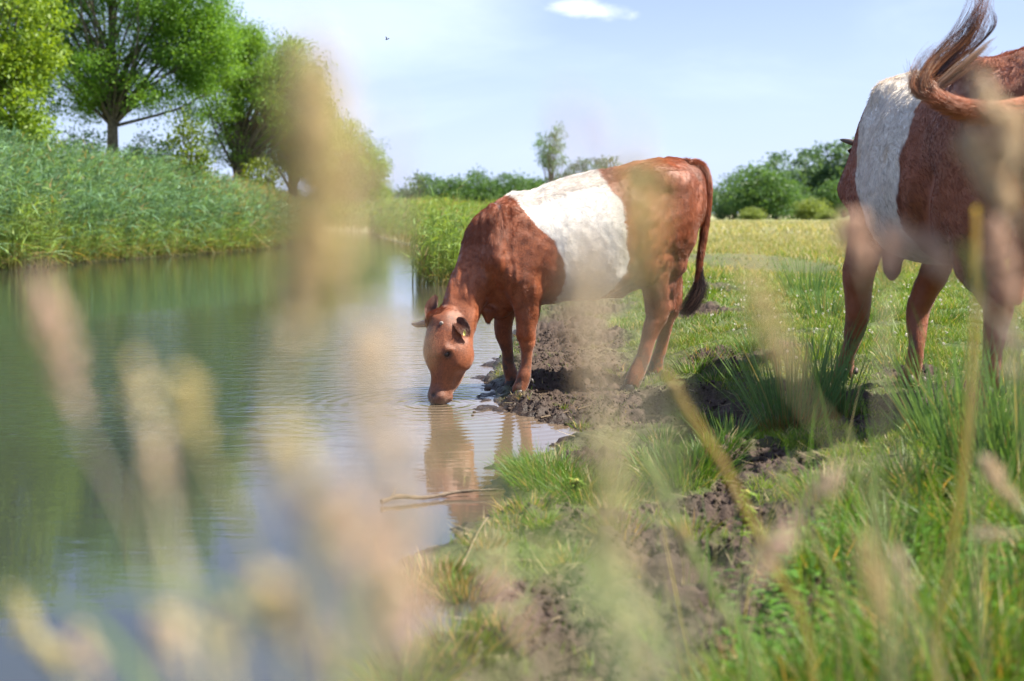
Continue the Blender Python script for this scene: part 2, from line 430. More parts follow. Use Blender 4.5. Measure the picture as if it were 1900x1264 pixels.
# ------------------------------------------------------------------ cattle: bodies grown from one smooth distance field
class Field:
    hard = False
    def __init__(s, lo, hi, h):
        s.lo = np.array(lo, float); s.h = h
        s.n = np.ceil((np.array(hi) - s.lo) / h).astype(int) + 1
        s.D = np.full(s.n, .2, np.float32)
    def win(s, lo, hi, pad):
        a = np.clip(((np.array(lo) - pad - s.lo) / s.h).astype(int), 0, s.n - 1)
        b = np.clip(((np.array(hi) + pad - s.lo) / s.h).astype(int) + 2, 0, s.n)
        sl = tuple(slice(x, y) for x, y in zip(a, b))
        ax = [s.lo[i] + s.h * np.arange(a[i], b[i]) for i in range(3)]
        return sl, ax[0][:, None, None], ax[1][None, :, None], ax[2][None, None, :]
    def put(s, sl, d, k):
        D = s.D[sl]
        if s.hard: s.D[sl] = np.minimum(D, d); return
        h = np.clip(.5 + .5 * (D - d) / k, 0, 1)
        s.D[sl] = D * (1 - h) + d * h - k * h * (1 - h)
    def cut(s, sl, d, k):
        D = s.D[sl]
        h = np.clip(.5 - .5 * (D + d) / k, 0, 1)
        s.D[sl] = D * (1 - h) - d * h + k * h * (1 - h)
    def cone(s, p0, p1, r0, r1, lat=(0, 1, 0), k=.03, sub=False):
        """elliptical tapered limb; r = (across lat, in the other direction)"""
        p0 = np.asarray(p0, float); p1 = np.asarray(p1, float)
        r0 = (r0, r0) if np.isscalar(r0) else r0; r1 = (r1, r1) if np.isscalar(r1) else r1
        ax = p1 - p0; Ln = np.linalg.norm(ax); ax = ax / max(Ln, 1e-6)
        lat = np.asarray(lat, float); lat = lat - ax * (lat @ ax); lat /= np.linalg.norm(lat); mv = np.cross(lat, ax)
        rm = max(*r0, *r1)
        sl, X, Y, Z = s.win(np.minimum(p0, p1) - rm, np.maximum(p0, p1) + rm, k + .01)
        qx, qy, qz = X - p0[0], Y - p0[1], Z - p0[2]
        tt = qx * ax[0] + qy * ax[1] + qz * ax[2]
        tc = np.clip(tt, 0, Ln); t = tc / Ln; ov = tt - tc
        l = qx * lat[0] + qy * lat[1] + qz * lat[2]; m = qx * mv[0] + qy * mv[1] + qz * mv[2]
        a = r0[0] + (r1[0] - r0[0]) * t; b = r0[1] + (r1[1] - r0[1]) * t; c = np.minimum(a, b)
        k0 = np.sqrt((l / a) ** 2 + (m / b) ** 2 + (ov / c) ** 2) + 1e-6
        k1 = np.sqrt((l / a ** 2) ** 2 + (m / b ** 2) ** 2 + (ov / c ** 2) ** 2) + 1e-6
        d = k0 * (k0 - 1) / k1
        (s.cut if sub else s.put)(sl, d, k)
    def chain(s, pts, lat=(0, 1, 0), k=.02, res=4):
        """pts: list of (point, across, along-body) radii; one smooth tapering limb"""
        Q = np.array([[*p, a, b] for p, a, b in pts]); Q = curve_pts(Q, (len(Q) - 1) * res + 1)
        rm = Q[:, 3:].max(); sl, X, Y, Z = s.win(Q[:, :3].min(0) - rm, Q[:, :3].max(0) + rm, k + .01)
        B = Field.__new__(Field); B.lo = np.array([X.ravel()[0], Y.ravel()[0], Z.ravel()[0]]); B.h = s.h
        B.n = np.array(s.D[sl].shape); B.D = np.full(B.n, .2, np.float32)
        B.hard = True
        for q, r in zip(Q[:-1], Q[1:]): B.cone(q[:3], r[:3], q[3:], r[3:], lat, k)
        s.put(sl, B.D, k)
    def ball(s, p, r, k=.03, A=None, sub=False):
        """ellipsoid with radii r along the columns of A"""
        p = np.asarray(p, float); r = np.array([r] * 3 if np.isscalar(r) else r, float)
        A = np.eye(3) if A is None else np.asarray(A, float)
        rm = r.max(); sl, X, Y, Z = s.win(p - rm, p + rm, k + .01)
        q = [(X - p[0]) * A[i][0] + (Y - p[1]) * A[i][1] + (Z - p[2]) * A[i][2] for i in range(3)]
        k0 = np.sqrt(sum((q[i] / r[i]) ** 2 for i in range(3))) + 1e-6
        k1 = np.sqrt(sum((q[i] / r[i] ** 2) ** 2 for i in range(3))) + 1e-6
        (s.cut if sub else s.put)(sl, k0 * (k0 - 1) / k1, k)
    def barrel(s, P0, hd, la, st, k=.05):
        """trunk: stations (u, top, bottom, half width) along heading hd from P0, la = lateral"""
        st = np.array(st, float); us = st[:, 0]
        e0 = P0 + hd * us[0]; e1 = P0 + hd * us[-1]
        lo = np.minimum(e0, e1) - .4; hi = np.maximum(e0, e1) + .4; lo[2] = st[:, 2].min(); hi[2] = st[:, 1].max()
        sl, X, Y, Z = s.win(lo, hi, .1)
        u = (X - P0[0]) * hd[0] + (Y - P0[1]) * hd[1]; v = (X - P0[0]) * la[0] + (Y - P0[1]) * la[1]
        uc = np.clip(u, us[0], us[-1])
        uf = np.linspace(us[0], us[-1], 200)
        def sm(c):
            y = np.interp(uf, us, st[:, c]); K = np.hanning(23); K /= K.sum()
            return np.convolve(np.pad(y, 11, mode='edge'), K, 'valid')
        top, bot, wd = (np.interp(uc, uf, sm(c)) for c in (1, 2, 3))
        c = (top + bot) * .5; b = (top - bot) * .5
        zz = (Z - c) / b
        wl = wd * (1 - .16 * np.clip(zz, -1, 1) - .10 * np.clip(zz, 0, 1) ** 2)
        e = 2.25
        k0 = (np.abs(v / wl) ** e + np.abs(zz) ** e + np.abs((u - uc) / np.minimum(wd, .09)) ** e) ** (1 / e)
        k1 = np.sqrt((v / wl ** 2) ** 2 + (zz / b) ** 2 + ((u - uc) / .09 ** 2) ** 2) + 1e-6
        s.put(sl, np.clip((k0 - 1) * np.minimum(wl, b) * .92, -.2, .2), k)
    def surface(s):
        D = s.D; ins = D < 0
        a = ins[:-1, :-1, :-1]
        offs = [(i, j, k) for i in (0, 1) for j in (0, 1) for k in (0, 1)]
        cnt = np.zeros(a.shape, np.int8)
        sh = lambda A, o: A[o[0]:A.shape[0] - 1 + o[0], o[1]:A.shape[1] - 1 + o[1], o[2]:A.shape[2] - 1 + o[2]]
        for o in offs: cnt += sh(ins, o)
        I, J, K = np.nonzero((cnt > 0) & (cnt < 8))
        vals = [D[I + o[0], J + o[1], K + o[2]] for o in offs]
        P = np.zeros((len(I), 3)); n = np.zeros(len(I))
        for x in range(8):
            for ax in range(3):
                if offs[x][ax] == 1: continue
                o2 = list(offs[x]); o2[ax] = 1; y = offs.index(tuple(o2))
                m = (vals[x] < 0) != (vals[y] < 0)
                t = np.where(m, vals[x] / np.where(m, vals[x] - vals[y], 1), 0)
                q = np.array(offs[x], float)[None].repeat(len(I), 0); q[:, ax] += t
                P += q * m[:, None]; n += m
        P = P / n[:, None] + np.stack([I, J, K], 1)
        V = s.lo + P * s.h
        idx = np.full(a.shape, -1, np.int32); idx[I, J, K] = np.arange(len(I))
        Fq = []
        for ax in range(3):
            A = np.moveaxis(ins, ax, 0); X = np.moveaxis(idx, ax, 0)
            d = A[:-1] != A[1:]; d[:, 0] = False; d[:, -1] = False; d[:, :, 0] = False; d[:, :, -1] = False
            i, j, k = np.nonzero(d)
            flip = A[i, j, k]
            q = np.stack([X[i, j - 1, k - 1], X[i, j, k - 1], X[i, j, k], X[i, j - 1, k]], 1)
            if ax == 1: flip = ~flip
            q = np.where(flip[:, None], q, q[:, ::-1])
            Fq.append(q[(q >= 0).all(1)])
        return V, np.concatenate(Fq)

def vnormals(V, F):
    n = np.cross(V[F[:, 2]] - V[F[:, 0]], V[F[:, 3 if F.shape[1] > 3 else 1]] - V[F[:, 1]])
    if F.shape[1] == 3: n = np.cross(V[F[:, 1]] - V[F[:, 0]], V[F[:, 2]] - V[F[:, 0]])
    N_ = np.zeros_like(V)
    for c in range(F.shape[1]):
        for a in range(3): N_[:, a] += np.bincount(F[:, c], n[:, a], len(V))
    return unit(N_)
def smooth_mesh(V, F, it=2, lam=.5):
    E = np.concatenate([F[:, [0, 1]], F[:, [1, 2]], F[:, [2, 3]], F[:, [3, 0]]]); E = np.concatenate([E, E[:, ::-1]])
    deg = np.bincount(E[:, 0], minlength=len(V))[:, None]
    for _ in range(it):
        A = np.stack([np.bincount(E[:, 0], V[E[:, 1], a], len(V)) for a in range(3)], 1) / np.maximum(deg, 1)
        V = V + (A - V) * lam
    return V

m_coat = pmat('cattle coat', .48, .45, var=.14, vscale=26, sheen=.25, bump=.35, bscale=160)
def fur_mat(name, rough=.40, spec=.6):
    m = pmat(name, rough, spec, trans=.18, ttint=(1.1, .9, .8)); return m
m_fur = fur_mat('cattle hair')
m_horn = pmat('horn', .32, .5, var=.25, vscale=60)
m_hoof = pmat('hoof horn', .5, .4, var=.3, vscale=70, bump=.4)
m_eye = pmat('wet eye', .22, .5)
m_tag = pmat('yellow plastic', .4, .5)

def strands(name, P, Dr, Nn, Ln, rad, col, parent, curl=.25, mat=None, npt=4):
    """hair: one curve a strand"""
    n = len(P)
    hc = bpy.data.hair_curves.new(name); hc.add_curves([npt] * n)
    t = np.linspace(0, 1, npt)[None, :, None]
    Ln = np.broadcast_to(Ln, n)[:, None, None]
    Q = P[:, None] + Dr[:, None] * Ln * t + Nn[:, None] * Ln * (curl * t * (1 - .75 * t))
    hc.points.foreach_set('position', Q.astype(np.float32).ravel())
    ra = hc.attributes.get('radius') or hc.attributes.new('radius', 'FLOAT', 'POINT')
    tr = (1 - .85 * np.linspace(0, 1, npt) ** 1.5)[None] * np.broadcast_to(rad, n)[:, None]
    ra.data.foreach_set('value', tr.astype(np.float32).ravel())
    ca = hc.attributes.new('col', 'FLOAT_COLOR', 'CURVE')
    c4 = np.ones((n, 4), np.float32); c4[:, :3] = col; ca.data.foreach_set('color', c4.ravel())
    hc.materials.append(mat or m_fur)
    o = bpy.data.objects.new(name, hc); C.objects.link(o)
    o.parent = parent; o.matrix_parent_inverse = Matrix.Translation(-Vector(parent.location)) if parent.type == 'EMPTY' else Matrix()
    return o
def streaks(P, fl, Nn, amp=1.0):
    fl = unit(fl); cr = unit(np.cross(fl, Nn)); a = np.sum(P * cr, 1); b = np.sum(P * fl, 1)
    s1 = vnoise(a * 60, b * 9, P[:, 2] * 3, seed=98) + .6 * vnoise(a * 130, b * 20, P[:, 2] * 3, seed=198)
    s2 = fbm(P[:, 0] * 5, P[:, 1] * 5, P[:, 2] * 5, seed=99, octv=3)
    return (1 + (.34 * s1 + .26 * s2)[:, None] * np.array([1, 1.15, 1.2]) * amp).clip(.35, 1.8)
def grow_fur(V, F, n, flowfn, colfn, lenfn, parent, rad=.00038, seed=1, name='fur', streak=1.0):
    r = np.random.default_rng(seed)
    Nv = vnormals(V, F)
    area = .5 * np.linalg.norm(np.cross(V[F[:, 2]] - V[F[:, 0]], V[F[:, 3]] - V[F[:, 1]]), axis=1)
    f = r.choice(len(F), n, p=area / area.sum()); a, b = r.random(n)[:, None], r.random(n)[:, None]
    def lerp(A): return (A[F[f, 0]] * (1 - a) + A[F[f, 1]] * a) * (1 - b) + (A[F[f, 3]] * (1 - a) + A[F[f, 2]] * a) * b
    P = lerp(V); Nn = unit(lerp(Nv))
    fl = flowfn(P)
    w1 = np.stack([fbm(P[:, 0] * 9, P[:, 1] * 9, P[:, 2] * 9, seed=s_, octv=3) for s_ in (91, 92, 93)], 1)
    w2 = np.stack([vnoise(P[:, 0] * 70, P[:, 1] * 70, P[:, 2] * 70, seed=s_) for s_ in (94, 95, 96)], 1)
    fl = unit(fl) + .42 * w1 + .20 * w2 + .12 * r.normal(size=P.shape)
    fl = fl - Nn * np.sum(fl * Nn, 1, keepdims=True)
    Ln, up = lenfn(P)
    Dr = unit(unit(fl) + Nn * up[:, None])
    col = colfn(P, True) * (1 + .17 * r.normal(size=(n, 1)) + .16 * vnoise(P[:, 0] * 30, P[:, 1] * 30, P[:, 2] * 30, seed=97)[:, None] * (P[:, :1] * 0 + 1)).clip(.4, 1.9)
    sk = streaks(P, flowfn(P), Nn, 1.0); whiteish = np.clip((col[:, 2:3] - .15) * 3, 0, 1); col = col * (sk * (1 - whiteish) + (1 + (sk - 1) * .22) * whiteish)
    return strands(name, P - Nn * .001, Dr, Nn, Ln * r.uniform(.7, 1.25, n), rad, col.clip(0, .95), parent, curl=.0)

def ear_mesh(acc, base, tip, up, width, col_in, col_out, cup=.35, nu=14, nv=9, th=.004):
    """leaf-shaped cupped ear; 'up' points out of the open side"""
    base = np.asarray(base, float); tip = np.asarray(tip, float)
    ax = tip - base; Ln = np.linalg.norm(ax); ax /= Ln
    up = np.asarray(up, float); up = unit(up - ax * (up @ ax)); sd_ = np.cross(ax, up)
    for side, off, col in ((1, 0, col_in), (-1, th, col_out)):
        V = []
        for i in range(nu):
            t = i / (nu - 1); wv = width * .5 * (math.sin(math.pi * min(1, (t * .90 + .12)) ** .85)) ** .8 if t < 1 else 0
            wv = width * .5 * max(0.0, (math.sin(math.pi * (t * .9 + .10) ** .82))) ** .75
            for j in range(nv):
                s_ = j / (nv - 1) * 2 - 1
                lift = wv * (s_ * s_) * (.55 * (1 - t) + cup)
                V.append(base + ax * Ln * t + sd_ * wv * s_ * (1 - .25 * (1 - t)) + up * (lift + .012 * math.sin(t * 3.1) - off))
        Fx = [[i * nv + j, i * nv + j + 1, (i + 1) * nv + j + 1, (i + 1) * nv + j] for i in range(nu - 1) for j in range(nv - 1)]
        Fx = np.array(Fx);  Fx = Fx if side > 0 else Fx[:, ::-1]
        acc.append((np.array(V), Fx, col))

def hoof(parent, p, fw, la, s=1.0, name='hoof', col=(.045, .035, .03)):
    """cloven hoof under p (ground contact), pointing along fw"""
    A = Acc(); p = np.asarray(p, float); fw = unit(np.asarray(fw, float)); la = np.asarray(la, float)
    for sgn in (-1, 1):
        prof = [(.058, .018, .022), (.045, .023, .030), (.02, .026, .037), (.0, .027, .041)]   # height, half width, half length
        V = []; ns = 12
        for z, a, b in prof:
            for j in range(ns):
                th = 2 * math.pi * j / ns
                c, s_ = math.cos(th), math.sin(th)
                f = (abs(c) ** .9) * (1 if c > 0 else -1)
                V.append(p + s * (la * (sgn * .024 + a * s_ * (1 - .35 * max(0, c))) + fw * (b * f * (1.15 if c > 0 else .85) + (.058 - z) * .35) + np.array([0, 0, z])))
        Fx = [[i * ns + j, (i + 1) * ns + j, (i + 1) * ns + (j + 1) % ns, i * ns + (j + 1) % ns] for i in range(3) for j in range(ns)]
        V.append(p + s * (la * sgn * .024 + np.array([0, 0, .062]))); V.append(p + s * (la * sgn * .024 + fw * .02))
        A.add(V, Fx, col)
        n0 = A.n - len(V); top, bot = len(V) - 2, len(V) - 1
        A.F3.append(np.array([[j, (j + 1) % ns, top] for j in range(ns)] + [[3 * ns + (j + 1) % ns, 3 * ns + j, bot] for j in range(ns)]) + n0)
    return A.build(name, m_hoof, parent)
def blob(parent, name, p, r, ax, col, mat):
    A = Acc(); p = np.asarray(p, float); ax = unit(np.asarray(ax, float))
    ref = np.array([0, 0, 1.0]) if abs(ax[2]) < .9 else np.array([1.0, 0, 0])
    u = unit(np.cross(ax, ref)); v = np.cross(ax, u); V = []
    for i in range(9):
        ph = math.pi * i / 8
        for j in range(12):
            th = 2 * math.pi * j / 12
            V.append(p + ax * r[0] * math.cos(ph) + (u * math.cos(th) * r[1] + v * math.sin(th) * r[-1]) * max(math.sin(ph), .02))
    A.add(V, [[i * 12 + j, i * 12 + (j + 1) % 12, (i + 1) * 12 + (j + 1) % 12, (i + 1) * 12 + j] for i in range(8) for j in range(12)], col)
    return A.build(name, mat, parent)
def curve_pts(pts, n):
    """smooth curve through control points"""
    pts = np.asarray(pts, float); m = len(pts)
    Pp = np.concatenate([[2 * pts[0] - pts[1]], pts, [2 * pts[-1] - pts[-2]]])
    outp = []
    for x in np.linspace(0, m - 1, n):
        i = min(int(x), m - 2); t = x - i
        a, b, c, d = Pp[i:i + 4]
        outp.append(.5 * ((2 * b) + (c - a) * t + (2 * a - 5 * b + 4 * c - d) * t * t + (-a + 3 * b - 3 * c + d) * t ** 3))
    return np.array(outp)
def horn(parent, pts, r0, c0, c1):
    A = Acc(); P = curve_pts(pts, 12); t = np.linspace(0, 1, 12)
    A.tube(P, r0 * np.sqrt(np.clip(1 - t ** 1.7, 0, 1)) + .001, c0, 12, c1)
    return A.build('horn', m_horn, parent)
# ------------------------------------------------------------------ the drinking calf
def make_calf():
    HD = unit(np.array([-.95, -.313, 0])); LA = np.array([HD[1] * -1, HD[0], 0]); LA = np.array([.313, -.95, 0]); LA = unit(LA)
    P0 = np.array([0, 6.63, 0.])
    def Sg(px, py, v=0.0):
        d = ray(px, py); o = np.array([0, 0, CAM_Z])
        return o + d * ((v - (o - P0) @ LA) / (d @ LA))
    def U(px, py, v=0.): return (Sg(px, py, v) - P0) @ HD
    root = empty('calf', Sg(1080, 720)[:2].tolist() + [0.02], 'red brown calf with a white belt bending its head down to drink from the river', 'calf')
    f = Field((-.72, 5.85, -.12), (1.35, 7.55, 1.32), .0062)
    st = []
    for px, yt, yb, wdt in [(908, 425, 550, .12), (918, 396, 562, .155), (935, 374, 574, .185), (960, 364, 574, .205), (1000, 348, 566, .225), (1050, 330, 558, .25), (1100, 318, 556, .265),
                            (1140, 309, 548, .26), (1180, 299, 533, .24), (1215, 294, 510, .225), (1250, 293, 480, .215), (1262, 297, 450, .185), (1273, 310, 425, .15)]:
        p, q = Sg(px, yt), Sg(px, yb)
        st.append((((p + q) / 2 - P0) @ HD, p[2], q[2], wdt))
    st = sorted(st)
    f.barrel(P0, HD, LA, st, .03)
    c = f.cone
    # hips, pin bones, spine
    for sg in (1, -1):
        f.ball(Sg(1215, 322, .15 * sg), (.085, .045, .035), .09, np.array([HD, LA, [0, 0, 1]]))
        f.ball(Sg(1282, 338, .075 * sg), (.040, .04, .05), .05)
        # thigh and buttock
        c(Sg(1246, 350, .12 * sg), Sg(1246, 440, .125 * sg), (.095, .125), (.09, .135), LA, .06)
        c(Sg(1256, 400, .115 * sg), Sg(1240, 490, .12 * sg), (.07, .11), (.07, .105), LA, .05)
        c(Sg(1210, 340, .12 * sg), Sg(1200, 490, .155 * sg), (.06, .085), (.062, .085), LA, .06)
        # shoulder blade and upper arm
        c(Sg(960, 400, .105 * sg), Sg(925, 485, .145 * sg), (.048, .09), (.065, .095), LA, .045)
        c(Sg(990, 420, .13 * sg), Sg(962, 520, .15 * sg), (.05, .08), (.06, .11), LA, .05)
        c(Sg(925, 492, .135 * sg), Sg(985, 545, .15 * sg), (.062, .075), (.055, .065), LA, .035)
    f.ball(Sg(1196, 505, .17), (.06, .055, .08), .05); f.ball(Sg(1196, 505, -.13), (.06, .055, .08), .05)
    # flank fold
    c(Sg(1190, 505, .15), Sg(1150, 538, .10), (.03, .05), (.03, .03), LA, .06)
    # brisket and dewlap
    c(Sg(925, 520, 0), Sg(925, 575, .0), (.10, .10), (.05, .055), LA, .05)
    c(Sg(905, 580, .05), Sg(906, 597, .06), (.030, .040), (.012, .020), LA, .05)
    # legs
    L_ = lambda v, rows: [(Sg(x, y, v), a, b) for x, y, a, b in rows]
    f.chain(L_(.145, [(968, 520, .068, .098), (977, 560, .060, .078), (977, 597, .050, .0585), (976, 620, .041, .049)]), LA, .022)
    f.chain(L_(.140, [(976, 617, .041, .048), (978, 637, .041, .043), (978, 650, .033, .032), (977, 668, .027, .030), (975, 684, .028, .032), (972, 699, .033, .039), (969, 710, .032, .037), (963, 722, .034, .038)]), LA, .012)
    f.chain(L_(-.13, [(945, 520, .06, .08), (938, 570, .052, .060), (935, 597, .045, .051), (935, 620, .040, .045), (939, 637, .036, .036), (942, 655, .026, .029), (943, 675, .027, .031), (946, 688, .032, .035), (949, 700, .031, .034), (949, 709, .033, .036)]), LA, .012)
    f.chain(L_(.15, [(1213, 480, .075, .115), (1213, 513, .064, .082), (1216, 545, .052, .070), (1220, 572, .044, .072), (1219, 588, .041, .064), (1210, 608, .036, .050), (1203, 630, .032, .043), (1196, 655, .031, .040), (1187, 680, .033, .043), (1181, 695, .036, .045), (1173, 712, .036, .044)]), LA, .012)
    c(Sg(1247, 535, .15), Sg(1247, 574, .15), (.013, .013), (.020, .022), LA, .022)       # achilles tendon and point of hock
    c(Sg(1252, 490, .13), Sg(1246, 540, .15), (.03, .035), (.013, .014), LA, .03)
    f.chain(L_(-.10, [(1240, 470, .07, .10), (1243, 513, .055, .072), (1246, 545, .044, .052), (1245, 572, .040, .050), (1240, 590, .034, .038), (1234, 615, .029, .034), (1228, 640, .028, .033), (1221, 665, .031, .037), (1217, 683, .034, .040), (1213, 696, .034, .040)]), LA, .012)
    c(Sg(1262, 520, -.10), Sg(1259, 570, -.10), (.012, .014), (.018, .018), LA, .022)
    # neck, bending down and towards the camera
    def Nk(px, py, Y): return at(px, py, Y)
    lat = LA
    f.chain([(Nk(930, 455, 6.60), .125, .175), (Nk(903, 490, 6.57), .100, .135), (Nk(880, 525, 6.53), .084, .105), (Nk(862, 562, 6.48), .073, .092), (Nk(846, 592, 6.43), .066, .082)], lat, .04)
    f.chain([(Nk(965, 382, 6.62), .05, .05), (Nk(925, 398, 6.61), .055, .06), (Nk(892, 430, 6.59), .05, .065), (Nk(872, 480, 6.56), .045, .055), (Nk(852, 535, 6.50), .045, .05), (Nk(838, 580, 6.45), .045, .045)], lat, .05)
    for i in range(7):                                                                # folds of skin low on the neck
        c(Nk(878 + i * 4.2, 470 + i * 6, 6.42), Nk(872 + i * 3.0, 560 + i * 5, 6.38), .006, .005, lat, .010, sub=True)
    c(Nk(884, 530, 6.47), Nk(860, 640, 6.38), (.055, .050), (.045, .040), lat, .06)
    # head
    A0, A1 = Nk(829, 600, 6.40), Nk(811, 742, 6.335)
    ax = unit(A1 - A0); n = np.array([-.80, -.60, 0.]); n = unit(n - ax * (n @ ax)); l = np.cross(ax, n); l = l * (1 if l[0] > 0 else -1)
    H = lambda px, py, d=0., lt=0., Y=None: Nk(px, py, 6.40 - .065 * (py - 600) / 142) + n * d + l * lt
    f.chain([(H(830, 594), .075, .066), (H(832, 615), .090, .112), (H(832, 640), .090, .132), (H(830, 662), .087, .128), (H(830, 682), .070, .104), (H(827, 700), .056, .088), (H(820, 718), .050, .067), (H(815, 729), .053, .056), (H(813, 740), .048, .044)], l, .02)
    f.ball(H(815, 736, .012), (.058, .036, .030), .02, np.array([l, n, ax]))             # muzzle pad
    f.ball(H(824, 737, -.014), (.038, .026, .024), .015, np.array([l, n, ax]))           # chin
    c(H(812, 735, -.03, .052), H(838, 724, -.045, .05), .005, .004, l, .008, sub=True)   # mouth line
    c(H(808, 594, .01, 0), H(822, 598, .0, 0), (.066, .028), (.070, .04), l, .035)
    f.ball(Sg(926, 404, .04), (.07, .07, .05), .06)         # poll ridge
    for sg in (1, -1):
        e = H(826, 657, .045, .080 * sg)
        f.ball(e + ax * -.012, (.028, .018, .013), .020, np.array([ax, n, l]))
        c(H(833, 676, .012, .074 * sg), H(824, 708, .0, .047 * sg), .011, .008, l, .018)
        c(H(820, 674, .070, .066 * sg), H(812, 712, .046, .046 * sg), .016, .012, l, .030, sub=True)
        c(H(842, 690, -.035, .070 * sg), H(830, 716, -.030, .052 * sg), .012, .010, l, .030, sub=True)
        c(e + l * sg * .012 - ax * .020 - n * .016, e + l * sg * .010 - ax * .020 + n * .014, .007, .006, l, .010)
        f.ball(e + l * sg * .012 + ax * .004, (.015, .012, .013), .006, np.array([ax, n, l]), sub=True)
        f.ball(H(850, 662, 0, .054 * sg), (.065, .055, .030), .045, np.array([ax, n, l]))      # cheek
        nz = H(806, 733, .030, .030 * sg); f.ball(nz + l * sg * .006, (.012, .008, .009), .006, np.array([ax, n, l]), sub=True)
    # hollows before and behind the shoulder, folds of skin
    for sg in (1, -1):
        c(Sg(899, 455, .205 * sg), Sg(903, 570, .20 * sg), .030, .030, LA, .05, sub=True)
        c(Sg(952, 440, .250 * sg), Sg(948, 485, .260 * sg), .024, .03, LA, .05, sub=True)
        c(Sg(1003, 470, .275 * sg), Sg(1015, 545, .265 * sg), .024, .03, LA, .05, sub=True)
        c(Sg(1190, 395, .285 * sg), Sg(1172, 500, .285 * sg), .028, .03, LA, .07, sub=True)
    # fine relief
    gx_ = [f.lo[i] + f.h * np.arange(f.n[i]) for i in range(3)]
    near = np.abs(f.D) < .03
    I, J, K = np.nonzero(near)
    x, y, z = gx_[0][I], gx_[1][J], gx_[2][K]
    f.D[I, J, K] += .0042 * fbm(x * 7, y * 7, z * 7, seed=5, octv=3) + .0012 * vnoise(x * 45, y * 45, z * 22, seed=8) + .0035 * vnoise(x * 55, y * 10, z * 9, seed=9) * sstep(.15, .0, x) * sstep(.45, .6, z)
    V, F = f.surface(); V = smooth_mesh(V, F, 2, .5)
    # colours ---------------------------------------------------------
    fe = np.array([(954, 359), (970, 371), (987, 402), (1003, 425), (1024, 445), (1032, 474), (1044, 499), (1047, 523), (1040, 560)], float)
    re = np.array([(1127, 313), (1131, 345), (1150, 371), (1151, 425), (1156, 457), (1164, 478), (1160, 503), (1143, 527), (1123, 560)], float)
    def edge_fn(e):
        Q = np.array([Sg(px, py, .2) for px, py in e]); u = (Q - P0) @ HD; z = Q[:, 2]; o = np.argsort(z); return z[o], u[o]
    (fz, fu), (rz, ru) = edge_fn(fe), edge_fn(re)
    mzl = H(813, 742); hfp = H(829, 600)
    red = np.array([.350, .090, .026]); dark = np.array([.10, .026, .012]); wht = np.array([.84, .81, .76])
    def colfn(P, hair=False):
        x, y, z = P.T
        u = (P - P0) @ HD; v = (P - P0) @ LA
        nz_ = fbm(x * 14, y * 14, z * 14, seed=33, octv=4) * .012 + vnoise(x * 70, y * 70, z * 70, seed=34) * .006
        bel = sstep(-.004, .004, (np.interp(z, fz, fu) - u) + nz_) * sstep(-.004, .004, (u - np.interp(z, rz, ru)) + nz_) * (z > .35)
        t = .5 + .5 * fbm(x * 3.2, y * 3.2, z * 3.2, seed=44, octv=4)
        cc = red[None] * (1 - .25 * t[:, None]) + np.array([.02, .014, .008]) * t[:, None]
        ng = sstep(.62, .30, z) * 0; low = 1 - sstep(.06, .34, z)
        legs = (low * (u < .05 + 0 * u) + low * (u > -.1))[:, None].clip(0, 1)
        cc = cc * (1 - .35 * legs) + np.array([.24, .105, .058]) * .35 * legs
        # darker pits, mud splashes near the feet
        sp_ = (sstep(.15, .5, fbm(x * 30, y * 30, z * 30, seed=55, octv=3)) * (1 - sstep(.10, .32, z)))[:, None] * (u[:, None] < .20)
        cc = cc * (1 - .8 * sp_) + np.array([.07, .048, .036]) * .8 * sp_
        hd_ = (u > .26) & (z < .45)
        dm = np.linalg.norm(P - mzl, axis=1)
        mz = (1 - sstep(.045, .085, dm))[:, None]
        cc = cc * (1 - mz) + np.array([.20, .105, .075]) * mz
        for sg in (1, -1):
            de = np.linalg.norm(P - H(826, 657, .045, .088 * sg) - ax * .004, axis=1); dk = (1 - sstep(.016, .034, de))[:, None]; cc = cc * (1 - .75 * dk) + np.array([.05, .022, .014]) * .75 * dk
            dn = np.linalg.norm(P - H(806, 733, .030, .034 * sg), axis=1); dk = (1 - sstep(.006, .015, dn))[:, None]; cc = cc * (1 - .85 * dk) + np.array([.03, .015, .012]) * .85 * dk
        belly = sstep(.02, -.06, 0 * z)
        ww = wht * (1 - .10 * t[:, None])
        return cc * (1 - bel[:, None]) + ww * bel[:, None]
    def flow(P):
        u = (P - P0) @ HD; z = P[:, 2]
        leg = (z < .42) & (u < .28)
        fl = -HD[None] * .85 + np.array([0, 0, -.55])[None] + 0 * P
        fl[leg] = np.array([0, 0, -1.])
        nk = (u > .10) & ~leg; fl[nk] = -HD * .25 + np.array([0, 0, -1.0])
        hd_ = (u > .26) & (z < .47); fl[hd_] = (-ax + l * .5)
        return fl
    def lenfn(P):
        u = (P - P0) @ HD; z = P[:, 2]
        Ln = np.full(len(P), .020); up = np.full(len(P), .08)
        b = (u < np.interp(z, fz, fu)) & (u > np.interp(z, rz, ru)) & (z > .35); Ln[b] = .019; up[b] = .13
        t = z > np.interp(u, [s_[0] for s_ in st], [s_[1] for s_ in st]) - .07; up[t & b] = .4; Ln[t & b] = .026; up[t & ~b] = .25
        Ln[(u > .26) & (z < .47)] = .009
        Ln[z < .3] = .010
        pk = np.linalg.norm(P - H(812, 594), axis=1) < .075; Ln[pk] = .030; up[pk] = .35
        Ln[np.linalg.norm(P - mzl, axis=1) < .06] = .003
        return Ln, up
    # ears and tail belong to the same skin
    parts = []
    nb = at(845, 594, 6.34); nt_ip = at(871, 621, 6.31)
    ear_mesh(parts, nb, nt_ip, np.array([.25, -.9, .15]), .082, (.15, .055, .03), (.17, .055, .024), cup=.02)
    fb = at(801, 594, 6.44); ft = at(807, 549, 6.50)
